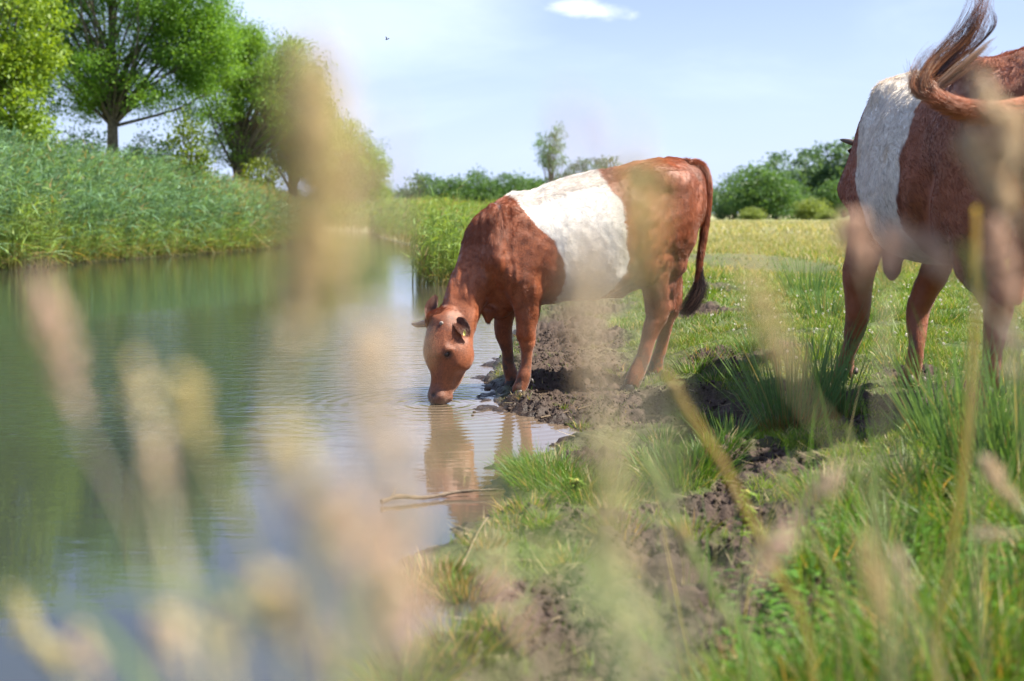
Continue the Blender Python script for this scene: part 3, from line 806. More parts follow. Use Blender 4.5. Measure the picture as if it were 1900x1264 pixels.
    ear_mesh(parts, fb, ft, np.array([-.35, -.9, .1]), .080, (.13, .05, .03), (.17, .05, .02), cup=.1)
    tp = curve_pts([Sg(1250, 312, 0), Sg(1275, 306, 0), Sg(1297, 309, .01), Sg(1308, 328, .015), Sg(1312, 358, .02), Sg(1310, 400, .02), Sg(1305, 440, .02), Sg(1299, 478, .02), Sg(1296, 505, .02), Sg(1292, 535, .02)], 40)
    tt = np.linspace(0, 1, 40)
    T = Acc(); T.tube(tp, np.interp(tt, [0, .1, .3, .5, .8, 1], [.030, .029, .024, .018, .011, .006]), (0, 0, 0), 12)
    parts.append((np.concatenate(T.V), np.concatenate(T.F4), None))
    Va, Fa, Ca = [V], [F], [colfn(V) * .75 * (1 + (streaks(V, flow(V), vnormals(V, F)) - 1) * (.15 + .85 * (colfn(V)[:, 2:3] < .2)))]; off = len(V)
    for pv, pf, pc in parts:
        Va.append(pv); Fa.append(pf + off); off += len(pv)
        Ca.append(colfn(pv) * .55 if pc is None else np.broadcast_to(pc, pv.shape))
    body = link('body', mesh('calf_skin', np.concatenate(Va), np.concatenate(Fa), np.concatenate(Ca)), m_coat, root)
    fu_ = grow_fur(V, F, 260000, flow, colfn, lenfn, root, .00042)
    # tail fur along the dock, and the dark switch
    tv, tf = parts[-1][0], parts[-1][1]
    grow_fur(tv, tf, 15000, lambda P: np.tile([0, 0, -1.], (len(P), 1)), colfn, lambda P: (np.full(len(P), .032), np.full(len(P), .38)), root, .0005, 3, 'tail_fur')
    for q_, (ev, ef, ec) in enumerate(parts[:2]):
        nvh = len(ev)
    for q_ in range(4):
        ev, ef, ec = parts[q_]
        grow_fur(ev, ef, 1800, lambda P, e=ev: np.tile(unit(e[-1] - e[0]), (len(P), 1)), lambda P, hair=False, e=ec: np.tile(np.array(e) * 1.25, (len(P), 1)), lambda P: (np.full(len(P), .014), np.full(len(P), .25)), root, .0005, 40 + q_, 'ear_fur')
    r = np.random.default_rng(5)
    n_ = 1500; base = tp[r.integers(29, 40, n_)] + r.normal(size=(n_, 3)) * .006
    s1 = curve_pts([Sg(1297, 505, .02), Sg(1299, 530, .02), Sg(1290, 553, .02), Sg(1277, 571, .02), Sg(1262, 583, .02)], 9)
    hc_n = 9; Q = np.zeros((n_, hc_n, 3)); sp = r.normal(size=(n_, 3)) * .020; ln = r.uniform(.55, 1.0, n_); ph = r.random(n_) * 6
    for k in range(hc_n):
        t_ = k / (hc_n - 1) * ln
        x_ = t_ * 8; i0 = np.clip(x_.astype(int), 0, 7); fr = (x_ - i0)[:, None]
        c_ = s1[i0] * (1 - fr) + s1[i0 + 1] * fr
        wgt = (np.sin(np.clip(t_, 0, 1) * np.pi * .85) ** .8)[:, None]
        wob = np.stack([np.sin(t_ * 9 + ph), 0 * ph, np.cos(t_ * 8 + ph)], 1) * .006
        bl = np.clip(t_ * 4, 0, 1)[:, None]
        Q[:, k] = base * (1 - bl) + (c_ + sp * wgt + wob) * bl
    hc = bpy.data.hair_curves.new('switch'); hc.add_curves([hc_n] * n_)
    hc.points.foreach_set('position', Q.astype(np.float32).ravel())
    ra = hc.attributes.get('radius') or hc.attributes.new('radius', 'FLOAT', 'POINT')
    ra.data.foreach_set('value', (np.tile(1 - .7 * np.linspace(0, 1, hc_n), n_) * .0007).astype(np.float32))
    ca = hc.attributes.new('col', 'FLOAT_COLOR', 'CURVE'); cc = np.ones((n_, 4), np.float32)
    cc[:, :3] = np.where((r.random(n_) < .25)[:, None], [.16, .09, .065], [.022, .012, .010]); ca.data.foreach_set('color', cc.ravel())
    hc.materials.append(m_fur)
    so = bpy.data.objects.new('tail_switch', hc); C.objects.link(so); so.parent = root; so.matrix_parent_inverse = Matrix.Translation(-Vector(root.location))
    tag(so, 'dark wavy tail tuft')
    # horns, eyes, hooves, ear tags
    horn(root, [at(794, 601, 6.44), at(784, 601, 6.45), at(774, 603, 6.46), at(763, 600, 6.46)], .018, (.10, .06, .05), (.12, .10, .09))
    hb2 = H(818, 603, .035, .052); hn2 = horn(root, [hb2 - l * .01, hb2 + l * .018 + n * .01, hb2 + l * .040 + n * .022 - ax * .004], .015, (.12, .075, .06), (.30, .27, .24)); tag(hn2, 'horn bud with a pale tip')
    for sg in (1, -1):
        e = H(826, 657, .045, .080 * sg)
        eb = blob(root, 'eye', e + l * sg * .003 + ax * .004, (.013, .021, .016), l, (.012, .008, .007), m_eye)
    for px, py, v, gz in ((962, 739, .14, None), (948, 719, -.13, None), (1168, 727, .15, None), (1208, 706, -.10, None)):
        p = Sg(px, py, v); hoof(root, p + np.array([0, 0, .0]), HD, LA, .80)
    for px, py, v in ((978, 708, .14), (987, 707, .12), (1186, 700, .165), (1193, 702, .13), (1225, 694, -.09), (1233, 694, -.11)):
        blob(root, 'dewclaw', Sg(px, py, v), (.015, .012, .010), (.3, -.3, -1), (.05, .042, .038), m_hoof)
    for c_, sz, nn in ((at(862, 618, 6.22), .014, (-.3, -.9, .2)), (at(811, 580, 6.42), .013, (0, -1, .1))):
        A = Acc(); nn = unit(np.array(nn)); s1_ = unit(np.cross(nn, [0, 0, 1])); s2_ = np.cross(s1_, nn)
        out_ = [(-.5, -.9), (.5, -.9), (.62, .1), (.25, .8), (.12, 1.1), (-.12, 1.1), (-.25, .8), (-.62, .1)]
        V8 = [c_ + sz * (s1_ * a * .8 + s2_ * b) + nn * o for o in (0, .002) for a, b in out_]
        A.add(V8, [[i, (i + 1) % 8, 8 + (i + 1) % 8, 8 + i] for i in range(8)] + [[0, 1, 2, 7], [2, 3, 6, 7], [3, 4, 5, 6], [8, 15, 10, 9], [10, 15, 14, 11], [11, 14, 13, 12]], (.50, .44, .10))
        A.build('ear_tag', m_tag, root, False)
    return root
calf = make_calf()
# ------------------------------------------------------------------ the grown cow walking away at the right
def make_cow():
    GZ0 = .20
    HD = unit(np.array([-.15, .989, 0])); LA = unit(np.array([-.989, -.15, 0])); UP = np.array([0, 0, 1.])
    P0 = np.array([1.97, 4.78, 0.])
    def Q(u, v, w_): return P0 + HD * u + LA * v + UP * (w_ + GZ0)
    def Sg(px, py, v=0.0):
        d = ray(px, py); o = np.array([0, 0, CAM_Z])
        return o + d * ((v - (o - P0) @ LA) / (d @ LA))
    root = empty('cow', Q(.5, 0, 0), 'big red brown cow with white belt seen from behind, flicking its tail over its rump', 'cow')
    # the field is laid out in the cow's own axes (u, v, w) and turned into place afterwards
    f = Field((-.62, -.52, -.05), (2.15, .52, 1.62), .0085)
    X_, Y_, Z_ = np.array([1., 0, 0]), np.array([0, 1., 0]), UP
    st = [(-.26, 1.27, .95, .14), (-.14, 1.345, .78, .235), (.05, 1.375, .66, .275), (.28, 1.355, .58, .32), (.55, 1.35, .545, .355), (.82, 1.35, .53, .335), (1.02, 1.37, .545, .27), (1.18, 1.33, .60, .225), (1.30, 1.24, .68, .17)]
    f.barrel(np.zeros(3), X_, Y_, st, .04)
    c = f.cone
    def pt(px, py, v):
        p = Sg(px, py, v); d = p - P0
        return np.array([d @ HD, v, p[2] - GZ0])
    for sg in (1, -1):
        f.ball((.16, .20 * sg, 1.27), (.09, .055, .055), .09)                     # hook bones
        f.ball((-.22, .12 * sg, 1.20), (.055, .05, .06), .07)                      # pins
        c((.02, .17 * sg, 1.12), (-.02, .17 * sg, .80), (.11, .20), (.095, .165), Y_, .08)
        c((.14, .20 * sg, 1.15), (.16, .20 * sg, .72), (.075, .11), (.075, .10), Y_, .08)
        c((1.03, .13 * sg, 1.25), (1.20, .20 * sg, .85), (.07, .12), (.08, .13), Y_, .06)
        c((1.0, .18 * sg, 1.10), (1.03, .20 * sg, .72), (.07, .11), (.075, .12), Y_, .07)
    f.chain([((1.15, 0, 1.12), .17, .24), ((1.38, -.05, 1.05), .13, .20), ((1.58, -.11, 1.02), .11, .16), ((1.74, -.17, .99), .10, .14)], Y_, .06)
    f.chain([((1.76, -.18, 1.05), .10, .09), ((1.88, -.20, .93), .115, .13), ((2.0, -.22, .78), .09, .12), ((2.07, -.23, .66), .075, .085)], Y_, .03)
    # dewlap, brisket, navel
    c((1.28, 0, .66), (1.36, 0, .60), (.05, .08), (.03, .05), Y_, .06)
    c((1.22, .03, .58), (1.24, .03, .50), (.035, .05), (.012, .02), Y_, .05)
    nv = pt(1655, 500, .05); c(nv + UP * .10, nv, (.05, .09), (.035, .05), Y_, .05); c(nv, nv - UP * .035, (.026, .034), (.013, .016), Y_, .03)
    c((.33, .22, .72), (.45, .12, .60), (.05, .08), (.04, .05), Y_, .09)
    row = lambda rows: [(pt(x, y, v), a, b) for x, y, v, a, b in rows]
    # left fore
    f.chain([((1.03, .20, .75), .075, .12)] + row([(1594, 500, .20, .066, .095), (1592, 540, .19, .057, .070), (1591, 580, .185, .050, .060), (1588, 607, .18, .044, .050), (1581, 635, .18, .033, .039), (1574, 655, .18, .031, .036), (1570, 672, .18, .036, .042), (1567, 686, .18, .041, .050), (1565, 697, .18, .038, .045), (1562, 707, .18, .040, .045)]), Y_, .015)
    # right fore
    f.chain([((.98, -.17, .80), .08, .12)] + row([(1738, 490, -.07, .064, .085), (1722, 530, -.05, .056, .066), (1706, 570, -.03, .050, .056), (1702, 600, -.02, .044, .046), (1702, 630, -.01, .033, .037), (1699, 655, 0, .031, .036), (1695, 680, 0, .036, .041), (1690, 700, 0, .042, .050), (1688, 715, 0, .040, .044), (1686, 730, 0, .042, .045)]), Y_, .015)
    # left hind
    f.chain([((.06, .19, .80), .10, .17)] + row([(1812, 470, .185, .085, .120), (1835, 520, .185, .062, .090), (1852, 556, .185, .050, .075), (1852, 580, .185, .047, .062), (1847, 610, .185, .039, .050), (1842, 650, .185, .035, .044), (1837, 690, .185, .037, .045), (1833, 712, .185, .042, .050), (1830, 735, .185, .040, .046), (1828, 755, .185, .043, .048)]), Y_, .015)
    c((-.16, .16, .72), pt(1884, 553, .185), (.04, .05), (.022, .024), Y_, .04)
    # right hind
    f.chain([((.02, -.19, .80), .10, .17), ((-.02, -.18, .62), .06, .09), ((-.10, -.17, .50), .048, .065), ((-.10, -.17, .40), .038, .046), ((-.06, -.17, .25), .034, .042), ((-.04, -.17, .13), .042, .048), ((0, -.17, .05), .042, .046)], Y_, .015)
    for sg in (1, -1):
        c((.40, .375 * sg, 1.16), (.30, .37 * sg, .90), .05, .05, Y_, .09, sub=True)
        c((.30, .34 * sg, .86), (.36, .30 * sg, .66), .035, .035, Y_, .07, sub=True)
        c((.90, .375 * sg, 1.15), (.86, .36 * sg, .75), .030, .03, Y_, .08, sub=True)
    near = np.abs(f.D) < .04; I, J, K = np.nonzero(near)
    x, y, z = [f.lo[i] + f.h * a for i, a in enumerate((I, J, K))]
    f.D[I, J, K] += .006 * fbm(x * 5, y * 5, z * 5, seed=15, octv=3) + .0015 * vnoise(x * 40, y * 40, z * 20, seed=8)
    V, F = f.surface(); V = smooth_mesh(V, F, 2, .5)
    M3 = np.stack([HD, LA, UP])
    def toW(P): return P @ M3 + P0 + UP * GZ0
    def toL(P): d = P - P0 - UP * GZ0; return d @ M3.T
    red = np.array([.270, .070, .022]); wht = np.array([.70, .66, .60])
    fz, fu = [.45, .75, .95, 1.2, 1.4], [.82, .92, 1.04, 1.12, 1.18]
    rz, ru = [.45, .62, .80, 1.0, 1.2, 1.4], [.60, .51, .46, .46, .50, .57]
    def colfn(P, hair=False):
        l = toL(P); u, v, z = l.T; x, y = P[:, 0], P[:, 1]
        nz_ = fbm(x * 9, y * 9, z * 9, seed=33, octv=4) * .022 + vnoise(x * 60, y * 60, z * 60, seed=34) * .008
        bel = sstep(-.006, .006, np.interp(z, fz, fu) - u + nz_) * sstep(-.006, .006, u - np.interp(z, rz, ru) + nz_) * (z > .42)
        t = .5 + .5 * fbm(x * 3.2, y * 3.2, z * 3.2, seed=44, octv=4)
        cc = red[None] * (1 - .25 * t[:, None]) + np.array([.02, .014, .008]) * t[:, None]
        low = (1 - sstep(.10, .5, z))[:, None]
        cc = cc * (1 - .35 * low) + np.array([.27, .105, .05]) * .35 * low
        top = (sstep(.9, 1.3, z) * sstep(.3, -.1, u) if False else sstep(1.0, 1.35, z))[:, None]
        sp_ = (sstep(.15, .5, fbm(x * 25, y * 25, P[:, 2] * 25, seed=55, octv=3)) * (1 - sstep(.10, .34, z)))[:, None]
        cc = cc * (1 - .7 * sp_) + np.array([.07, .048, .036]) * .7 * sp_
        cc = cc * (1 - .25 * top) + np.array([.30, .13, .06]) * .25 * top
        st_ = sstep(.2, .7, fbm(x * 6, y * 6, z * 6, seed=66, octv=3))[:, None]
        ww = wht * (1 - .16 * st_ * np.array([.6, 1, 1.5]))
        return cc * (1 - bel[:, None]) + ww * bel[:, None]
    Vw = toW(V)
    def flow(P):
        z = P[:, 2] - GZ0; fl = -HD[None] * .7 + np.array([0, 0, -.7])[None] + 0 * P; fl[z < .55] = [0, 0, -1.]; return fl
    def lenfn(P):
        l = toL(P); u, v, z = l.T
        Ln = np.full(len(P), .022); up = np.full(len(P), .16)
        b = (u < np.interp(z, fz, fu)) & (u > np.interp(z, rz, ru)) & (z > .42); Ln[b] = .030; up[b] = .25
        Ln[z > 1.25] = .035; Ln[z < .5] = .012
        return Ln, up
    parts = []
    hd = toW(np.array([[1.78, -.10, 1.06]]))[0]
    ear_mesh(parts, hd, toW(np.array([[1.72, .03, 1.06]]))[0], np.array([-.2, -.9, -.2]), .10, (.07, .03, .02), (.12, .035, .02))
    # tail: swung round to the left across the rump
    tp = curve_pts([Q(-.22, -.02, 1.30), Q(-.33, -.02, 1.26), at(1995, 150, 4.40), at(1950, 185, 4.36), at(1900, 203, 4.34), at(1850, 209, 4.34), at(1800, 205, 4.35), at(1755, 192, 4.38), at(1727, 176, 4.42)], 40)
    T = Acc(); T.tube(tp, np.interp(np.linspace(0, 1, 40), [0, .2, .5, .8, 1], [.045, .036, .029, .020, .009]), (0, 0, 0), 12)
    parts.append((np.concatenate(T.V), np.concatenate(T.F4), None))
    Va, Fa, Ca = [Vw], [F], [colfn(Vw)]; off = len(Vw)
    for pv, pf, pc in parts:
        Va.append(pv); Fa.append(pf + off); off += len(pv)
        Ca.append(np.tile(red * .6, (len(pv), 1)) if pc is None else np.broadcast_to(pc, pv.shape))
    link('body', mesh('cow_skin', np.concatenate(Va), np.concatenate(Fa), np.concatenate(Ca)), m_coat, root)
    grow_fur(Vw, F, 170000, flow, colfn, lenfn, root, .0006, 11)
    tw = unit(np.gradient(tp, axis=0))
    def tflow(P):
        d = ((P[:, None, :] - tp[None, ::4, :]) ** 2).sum(-1); return tw[::4][d.argmin(1)]
    redc = lambda P, hair=False: np.tile([.46, .15, .05], (len(P), 1))
    grow_fur(parts[-1][0], parts[-1][1], 16000, tflow, redc, lambda P: (np.full(len(P), .06), np.full(len(P), .34)), root, .0006, 12, 'tail_fur')
    # the flying switch
    r = np.random.default_rng(9)
    sweeps = [  # guide curves, spread, share, colour
        ([tp[30], at(1722, 165, 4.42), at(1725, 145, 4.43), at(1750, 118, 4.45), at(1785, 88, 4.45), at(1815, 50, 4.45), at(1828, 10, 4.45), at(1822, -30, 4.45)], .022, 420, ((.42, .17, .07), (.20, .08, .035))),
        ([tp[32], at(1735, 170, 4.42), at(1765, 140, 4.42), at(1800, 110, 4.42), at(1840, 75, 4.42)], .012, 420, ((.52, .36, .24), (.36, .20, .11))),
        ([tp[36], at(1708, 175, 4.42), at(1700, 155, 4.43), at(1712, 130, 4.45), at(1735, 100, 4.45), at(1770, 70, 4.45)], .020, 200, ((.36, .15, .07), (.46, .28, .17))),
        ([tp[37], at(1715, 165, 4.42), at(1702, 140, 4.43), at(1696, 115, 4.43)], .022, 100, ((.15, .08, .05), (.05, .03, .03))),
        ([at(1740, 140, 4.44), at(1765, 95, 4.45), at(1790, 45, 4.45), at(1802, 5, 4.45)], .014, 26, ((.09, .05, .05), (.09, .05, .05))),
        ([at(1745, 130, 4.44), at(1780, 90, 4.45), at(1803, 50, 4.45), at(1808, 20, 4.45)], .012, 20, ((.09, .05, .05), (.09, .05, .05))),
        ([at(1800, 100, 4.45), at(1838, 60, 4.45), at(1846, 35, 4.45), at(1832, 0, 4.45)], .008, 26, ((.12, .05, .03), (.12, .05, .03)))]
    npt = 10; Qs, Cs = [], []
    for g, spd, cnt, (ca_, cb_) in sweeps:
        G = curve_pts(g, npt); sc_ = r.normal(size=(cnt, 3)) * spd; ln = r.uniform(.55, 1.0, cnt)[:, None]
        clump = r.normal(size=(14, 3)) * spd * 1.0; ci = r.integers(0, 14, cnt)
        t = np.linspace(0, 1, npt)[None] * ln; xx = t * (npt - 1); i0 = np.clip(xx.astype(int), 0, npt - 2); fr = (xx - i0)[..., None]
        B = G[i0] * (1 - fr) + G[i0 + 1] * fr
        w_ = np.clip(.25 + 1.1 * t, 0, 1)[..., None]
        off_ = clump[ci][:, None] * w_ + sc_[:, None] * (.35 * w_)
        Qs.append(B + off_); Cs.append(np.where(r.random((cnt, 1)) < .5, ca_, cb_) * r.uniform(.7, 1.3, (cnt, 1)))
    Qs = np.concatenate(Qs); Cs = np.concatenate(Cs); n_ = len(Qs)
    hc = bpy.data.hair_curves.new('switch'); hc.add_curves([npt] * n_)
    hc.points.foreach_set('position', Qs.astype(np.float32).ravel())
    ra = hc.attributes.get('radius') or hc.attributes.new('radius', 'FLOAT', 'POINT')
    ra.data.foreach_set('value', (np.tile(1 - .75 * np.linspace(0, 1, npt), n_) * .0009).astype(np.float32))
    ca = hc.attributes.new('col', 'FLOAT_COLOR', 'CURVE'); cc = np.ones((n_, 4), np.float32); cc[:, :3] = Cs; ca.data.foreach_set('color', cc.ravel())
    hc.materials.append(m_fur)
    so = bpy.data.objects.new('tail_switch', hc); C.objects.link(so); so.parent = root; so.matrix_parent_inverse = Matrix.Translation(-Vector(root.location))
    tag(so, 'long wavy tail hair flying up over the rump')
    hp = toW(np.array([[1.78, -.12, 1.08], [1.76, -.02, 1.10], [1.80, .04, 1.12]])); horn(root, hp, .018, (.12, .08, .06), (.06, .045, .04))
    hp = toW(np.array([[1.78, -.22, 1.12], [1.80, -.30, 1.15], [1.84, -.36, 1.22]])); horn(root, hp, .018, (.12, .08, .06), (.06, .045, .04))
    for sg in (1, -1): blob(root, 'eye', toW(np.array([[1.90, -.20 + .105 * sg, .98]]))[0], (.012, .02, .016), LA, (.012, .008, .007), m_eye)
    for px, py, v in ((1560, 714, .18), (1684, 738, 0), (1826, 768, .185)):
        p = Sg(px, py, v); hoof(root, p + HD * .03, HD, LA, 1.05)
    hoof(root, Q(.03, -.17, 0), HD, LA, 1.05)
    for px, py, v, ss in ((1558, 686, .21, 1), (1579, 686, .15, 1), (1681, 700, .03, 1.15), (1703, 703, -.03, 1.15), (1822, 722, .22, 1.2), (1845, 722, .15, 1.2)):
        p = Sg(px, py, v) - HD * .055
        blob(root, 'dewclaw', p, (.018 * ss, .013 * ss, .012 * ss), (-.2, -.5, -.8), (.07, .05, .042), m_hoof)
    return root
cow = make_cow()
# ------------------------------------------------------------------ grass, rushes and reeds
m_grass = pmat('grass blades', .48, .35, trans=.42)
m_reed = pmat('reed leaves', .5, .35, trans=.42)
m_dry = pmat('dry stems', .75, .2, trans=.25, ttint=(1.1, 1.0, .7))

def scatter(n, x0, x1, y0, y1, r): return r.uniform(x0, x1, n), r.uniform(y0, y1, n)
def hdir(r, n): a = r.random(n) * 2 * np.pi; return np.stack([np.cos(a), np.sin(a), 0 * a], 1)
def grass_cols(r, n, x, y, dry):
    t = r.random(n)[:, None]
    g0 = np.array([.090, .175, .018]) * (1 - t) + np.array([.180, .275, .034]) * t
    k = (.5 + .5 * fbm(x * .9, y * .9, seed=101, octv=3))[:, None]
    g0 = g0 * (.75 + .5 * k)
    d = (r.random(n) < dry)[:, None]
    straw = np.array([.46, .38, .21]) * r.uniform(.7, 1.1, (n, 1))
    kf = sstep(12, 45, y)[:, None]; g0 = g0 * (1 - .75 * kf) + np.array([.30, .31, .15]) * .75 * kf
    return np.where(d, straw * (1 + kf * np.array([.05, .15, .4])), g0)
def turf(A, n, x0, x1, y0, y1, h0, h1, wd, seed, dry=.1, lim=.55, keep=None, lean=.35, seg=3, hscale=None):
    r = np.random.default_rng(seed)
    x, y = scatter(n, x0, x1, y0, y1, r)
    vis = (np.abs(x) < .46 * y + .35); x, y = x[vis], y[vis]
    sd = river_sd(x, y); m = mud_mask(x, y)
    cl = .5 + .5 * fbm(x * 5, y * 5, seed=seed + 3, octv=3)
    p = (1 - sstep(.15, .75, m * np.where(y > 12, .75, 1))) * sstep(.0, .10, sd) * np.where(y < 9, .14 + .86 * sstep(.5, 1.9, sd + .5 * fbm(x * 2, y * 2, seed=222, octv=3)), 1) + .05 * (sd > .05)
    if keep is not None: p = p * keep(x, y)
    k = (r.random(len(x)) < p * np.clip(cl * 1.5, .15, 1)); x, y, sd, m, cl = x[k], y[k], sd[k], m[k], cl[k]
    n = len(x); z = ground_z(x, y)
    h = r.uniform(h0, h1, n) * (.55 + .8 * cl) * np.where(m > .3, .6, 1)
    if hscale is not None: h = h * hscale(x, y)
    d = hdir(r, n); T = unit(np.stack([0 * x, 0 * x, 1 + 0 * x], 1) + d * r.uniform(.05, lean, (n, 1)) + r.normal(size=(n, 3)) * .12)
    bend = d * r.uniform(.1, .7, (n, 1)) + np.array([0, 0, -.18]) * r.random((n, 1))
    c = grass_cols(r, n, x, y, dry)
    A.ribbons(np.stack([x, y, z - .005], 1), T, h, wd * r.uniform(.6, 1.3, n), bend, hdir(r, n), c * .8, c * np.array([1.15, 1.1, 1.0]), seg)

A = Acc()
turf(A, 120000, -.8, 2.2, 1.7, 4.6, .020, .050, .0032, 1, .14)
turf(A, 150000, -.4, 3.2, 4.4, 8.5, .020, .050, .0040, 2, .14)
turf(A, 110000, -.5, 6.5, 8.2, 16, .025, .065, .0070, 3, .16)
turf(A, 120000, -1., 16, 15, 40, .05, .15, .016, 4, .55, seg=2)
turf(A, 60000, -6, 40, 38, 100, .12, .26, .05, 5, .55, seg=2)
turf(A, 70000, -.5, 14, 13, 32, .05, .13, .011, 6, .45, seg=2)
tag(A.build('grass', m_grass), 'short green pasture grass over the bank and meadow', 'grass', kind='stuff')

# longer fresh tufts: (px, py, radius m, height m, n, hue)
def tuft(A, p, rad, h, n, seed, hue=0, lean=.5, wd=.0042):
    r = np.random.default_rng(seed)
    a = r.random(n) * 6.283; q = rad * np.sqrt(r.random(n)); x = p[0] + q * np.cos(a); y = p[1] + q * np.sin(a)
    z = np.maximum(ground_z(x, y), 0)
    out = np.stack([np.cos(a), np.sin(a), 0 * a], 1) * (q / rad)[:, None]
    T = unit(np.array([0, 0, 1.]) + out * lean + r.normal(size=(n, 3)) * .18)
    bend = out * .5 + r.normal(size=(n, 3)) * .12 + np.array([0, 0, -.25]) * r.random((n, 1))
    t = r.random((n, 1)); c = np.array([.045, .115, .012]) * (1 - t) + np.array([.105, .205, .022]) * t  # blade greens dimmed to stand for shade over the near bank
    c = np.where(r.random((n, 1)) < .16, np.array([.30, .25, .12]), c)
    if hue == 1: c = c * np.array([1.5, 1.15, .9])
    if hue == 2: c = np.where(r.random((n, 1)) < .45, np.array([.34, .24, .12]), c * np.array([1.3, 1.1, 1]))
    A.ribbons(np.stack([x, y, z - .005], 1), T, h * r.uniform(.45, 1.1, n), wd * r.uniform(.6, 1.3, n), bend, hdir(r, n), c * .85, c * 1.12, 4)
TU = [(1050, 875, .20, .11, 900, 0), (1010, 860, .14, .10, 500, 0), (1120, 900, .16, .10, 500, 0), (1270, 880, .16, .12, 700, 0), (1215, 845, .10, .08, 300, 0), (1320, 860, .12, .10, 400, 0),
      (1008, 968, .045, .06, 220, 1), (800, 1040, .10, .07, 400, 2), (760, 1050, .06, .07, 260, 2), (860, 1060, .08, .07, 260, 2), (850, 1185, .10, .07, 420, 1), (760, 1225, .10, .08, 420, 1), (735, 1250, .06, .07, 200, 1), (930, 1170, .07, .06, 200, 1),
      (980, 930, .09, .06, 240, 2), (1150, 985, .08, .06, 180, 2), (1280, 985, .07, .06, 150, 1), (1060, 1020, .07, .05, 100, 2),
      (1280, 660, .14, .06, 400, 0), (1340, 640, .20, .06, 400, 1), (1230, 660, .10, .06, 200, 1), (1110, 640, .10, .05, 120, 1), (1150, 690, .07, .05, 120, 1), (1080, 770, .05, .05, 60, 1), (1100, 590, .12, .06, 120, 1), (1330, 720, .09, .06, 200, 0),
      (1050, 745, .05, .04, 60, 1), (975, 735, .04, .035, 50, 2), (1300, 790, .08, .08, 200, 0), (1230, 810, .08, .07, 150, 0), (950, 960, .06, .05, 120, 2), (900, 990, .06, .05, 120, 2)]
A = Acc()
for i, (px, py, rad, h, n, hue) in enumerate(TU): tuft(A, on_z(px, py, .06), rad, h, n, 200 + i, hue)
r = np.random.default_rng(77)
# the deep fresh grass of the lower right corner
for i in range(95):
    px, py = r.uniform(1180, 1980), r.uniform(860, 1330); p = on_z(px, py, .15)
    if mud_mask(p[:1], p[1:2])[0] > .5 and r.random() < .8: continue
    dens = sstep(1480, 1760, px + .75 * (py - 900))
    if r.random() > .12 + .88 * dens: continue
    tuft(A, p, r.uniform(.06, .16), r.uniform(.07, .17) * (.6 + .5 * dens), int(r.uniform(120, 300)), 400 + i, int(r.random() < .25), wd=.0050)
for i in range(70):
    x, y = r.uniform(.9, 4.2), r.uniform(5.0, 14); tuft(A, np.array([x, y]), r.uniform(.08, .2), r.uniform(.06, .14), 160, 700 + i, int(r.random() < .4), wd=.0055)
tag(A.build('tufted_grass', m_grass), 'longer fresh grass tufts on the bank', 'grass', kind='stuff')

# tall thin blades and dry culms standing in the lower right
A = Acc(); n = 620; x = r.uniform(.25, 1.5, n); y = r.uniform(1.75, 3.3, n); k = (x > .15 * y + .12 * fbm(x * 3, y * 3, seed=9)) & (x < .45 * y) & (mud_mask(x, y) < .7); x, y = x[k], y[k]; n = len(x)
T = unit(np.array([0, 0, 1.]) + r.normal(size=(n, 3)) * .16); c = np.where(r.random((n, 1)) < .22, [.42, .36, .18], np.array([.10, .21, .035]) * r.uniform(.7, 1.5, (n, 1)))
A.ribbons(np.stack([x, y, ground_z(x, y)], 1), T, r.uniform(.14, .40, n), r.uniform(.002, .0055, n), r.normal(size=(n, 3)) * .16, hdir(r, n), c * .8, c * 1.1, 6)
tag(A.build('tall_grass', m_grass), 'tall thin grass blades in the lower right', 'grass', kind='stuff')

# broad leaved weeds low in the grass, bottom right
A = Acc(); n = 2600
px, py = r.uniform(1330, 1990, n), r.uniform(960, 1360, n)
P = np.array([on_z(a, b, .14) for a, b in zip(px, py)]); k = mud_mask(P[:, 0], P[:, 1]) < .6; P = P[k]; n = len(P)
P[:, 2] = ground_z(P[:, 0], P[:, 1]) + r.uniform(.01, .07, n); d = hdir(r, n)
prof = np.array([.25, .8, 1.0, .75, .15]); c = np.array([.075, .17, .02]) * r.uniform(.7, 1.5, (n, 1))
A.ribbons(P, unit(d + np.array([0, 0, .5]) * r.random((n, 1))), r.uniform(.02, .045, n), r.uniform(.010, .020, n), np.tile([0, 0, -.3], (n, 1)), np.cross(d, [0, 0, 1.]), c, c * 1.1, 4, prof)
tag(A.build('weeds', m_grass), 'small broad leaved weeds in the near grass', 'ground cover', kind='stuff')

# crumbs of trodden mud
A = Acc(); n = 60000; x = r.uniform(-.5, 3.0, n); y = r.uniform(2.0, 9.5, n); k = (np.abs(x) < .45 * y) & (river_sd(x, y) > .0); x, y = x[k], y[k]
k = mud_mask(x, y) * (fbm(x * 2.5, y * 2.5, seed=303, octv=3) * .5 + .6) > .35; x, y = x[k], y[k]; n = len(x)
s_ = .006 + .022 * r.random(n) ** 3.0; A.lumps(np.stack([x, y, ground_z(x, y) + s_ * .15], 1), unit(r.normal(size=(n, 3)) + [0, 0, .3]), s_, s_ * r.uniform(.6, 1, n), np.array([.064, .045, .036]) * r.uniform(.6, 1.2, (n, 1)), 5)
m_mud = pmat('mud crumbs', .85, .25, var=.3, vscale=60, bump=.8, bscale=150)
tag(A.build('mud_crumbs', m_mud), 'loose crumbs of trodden mud', 'mud', kind='stuff')

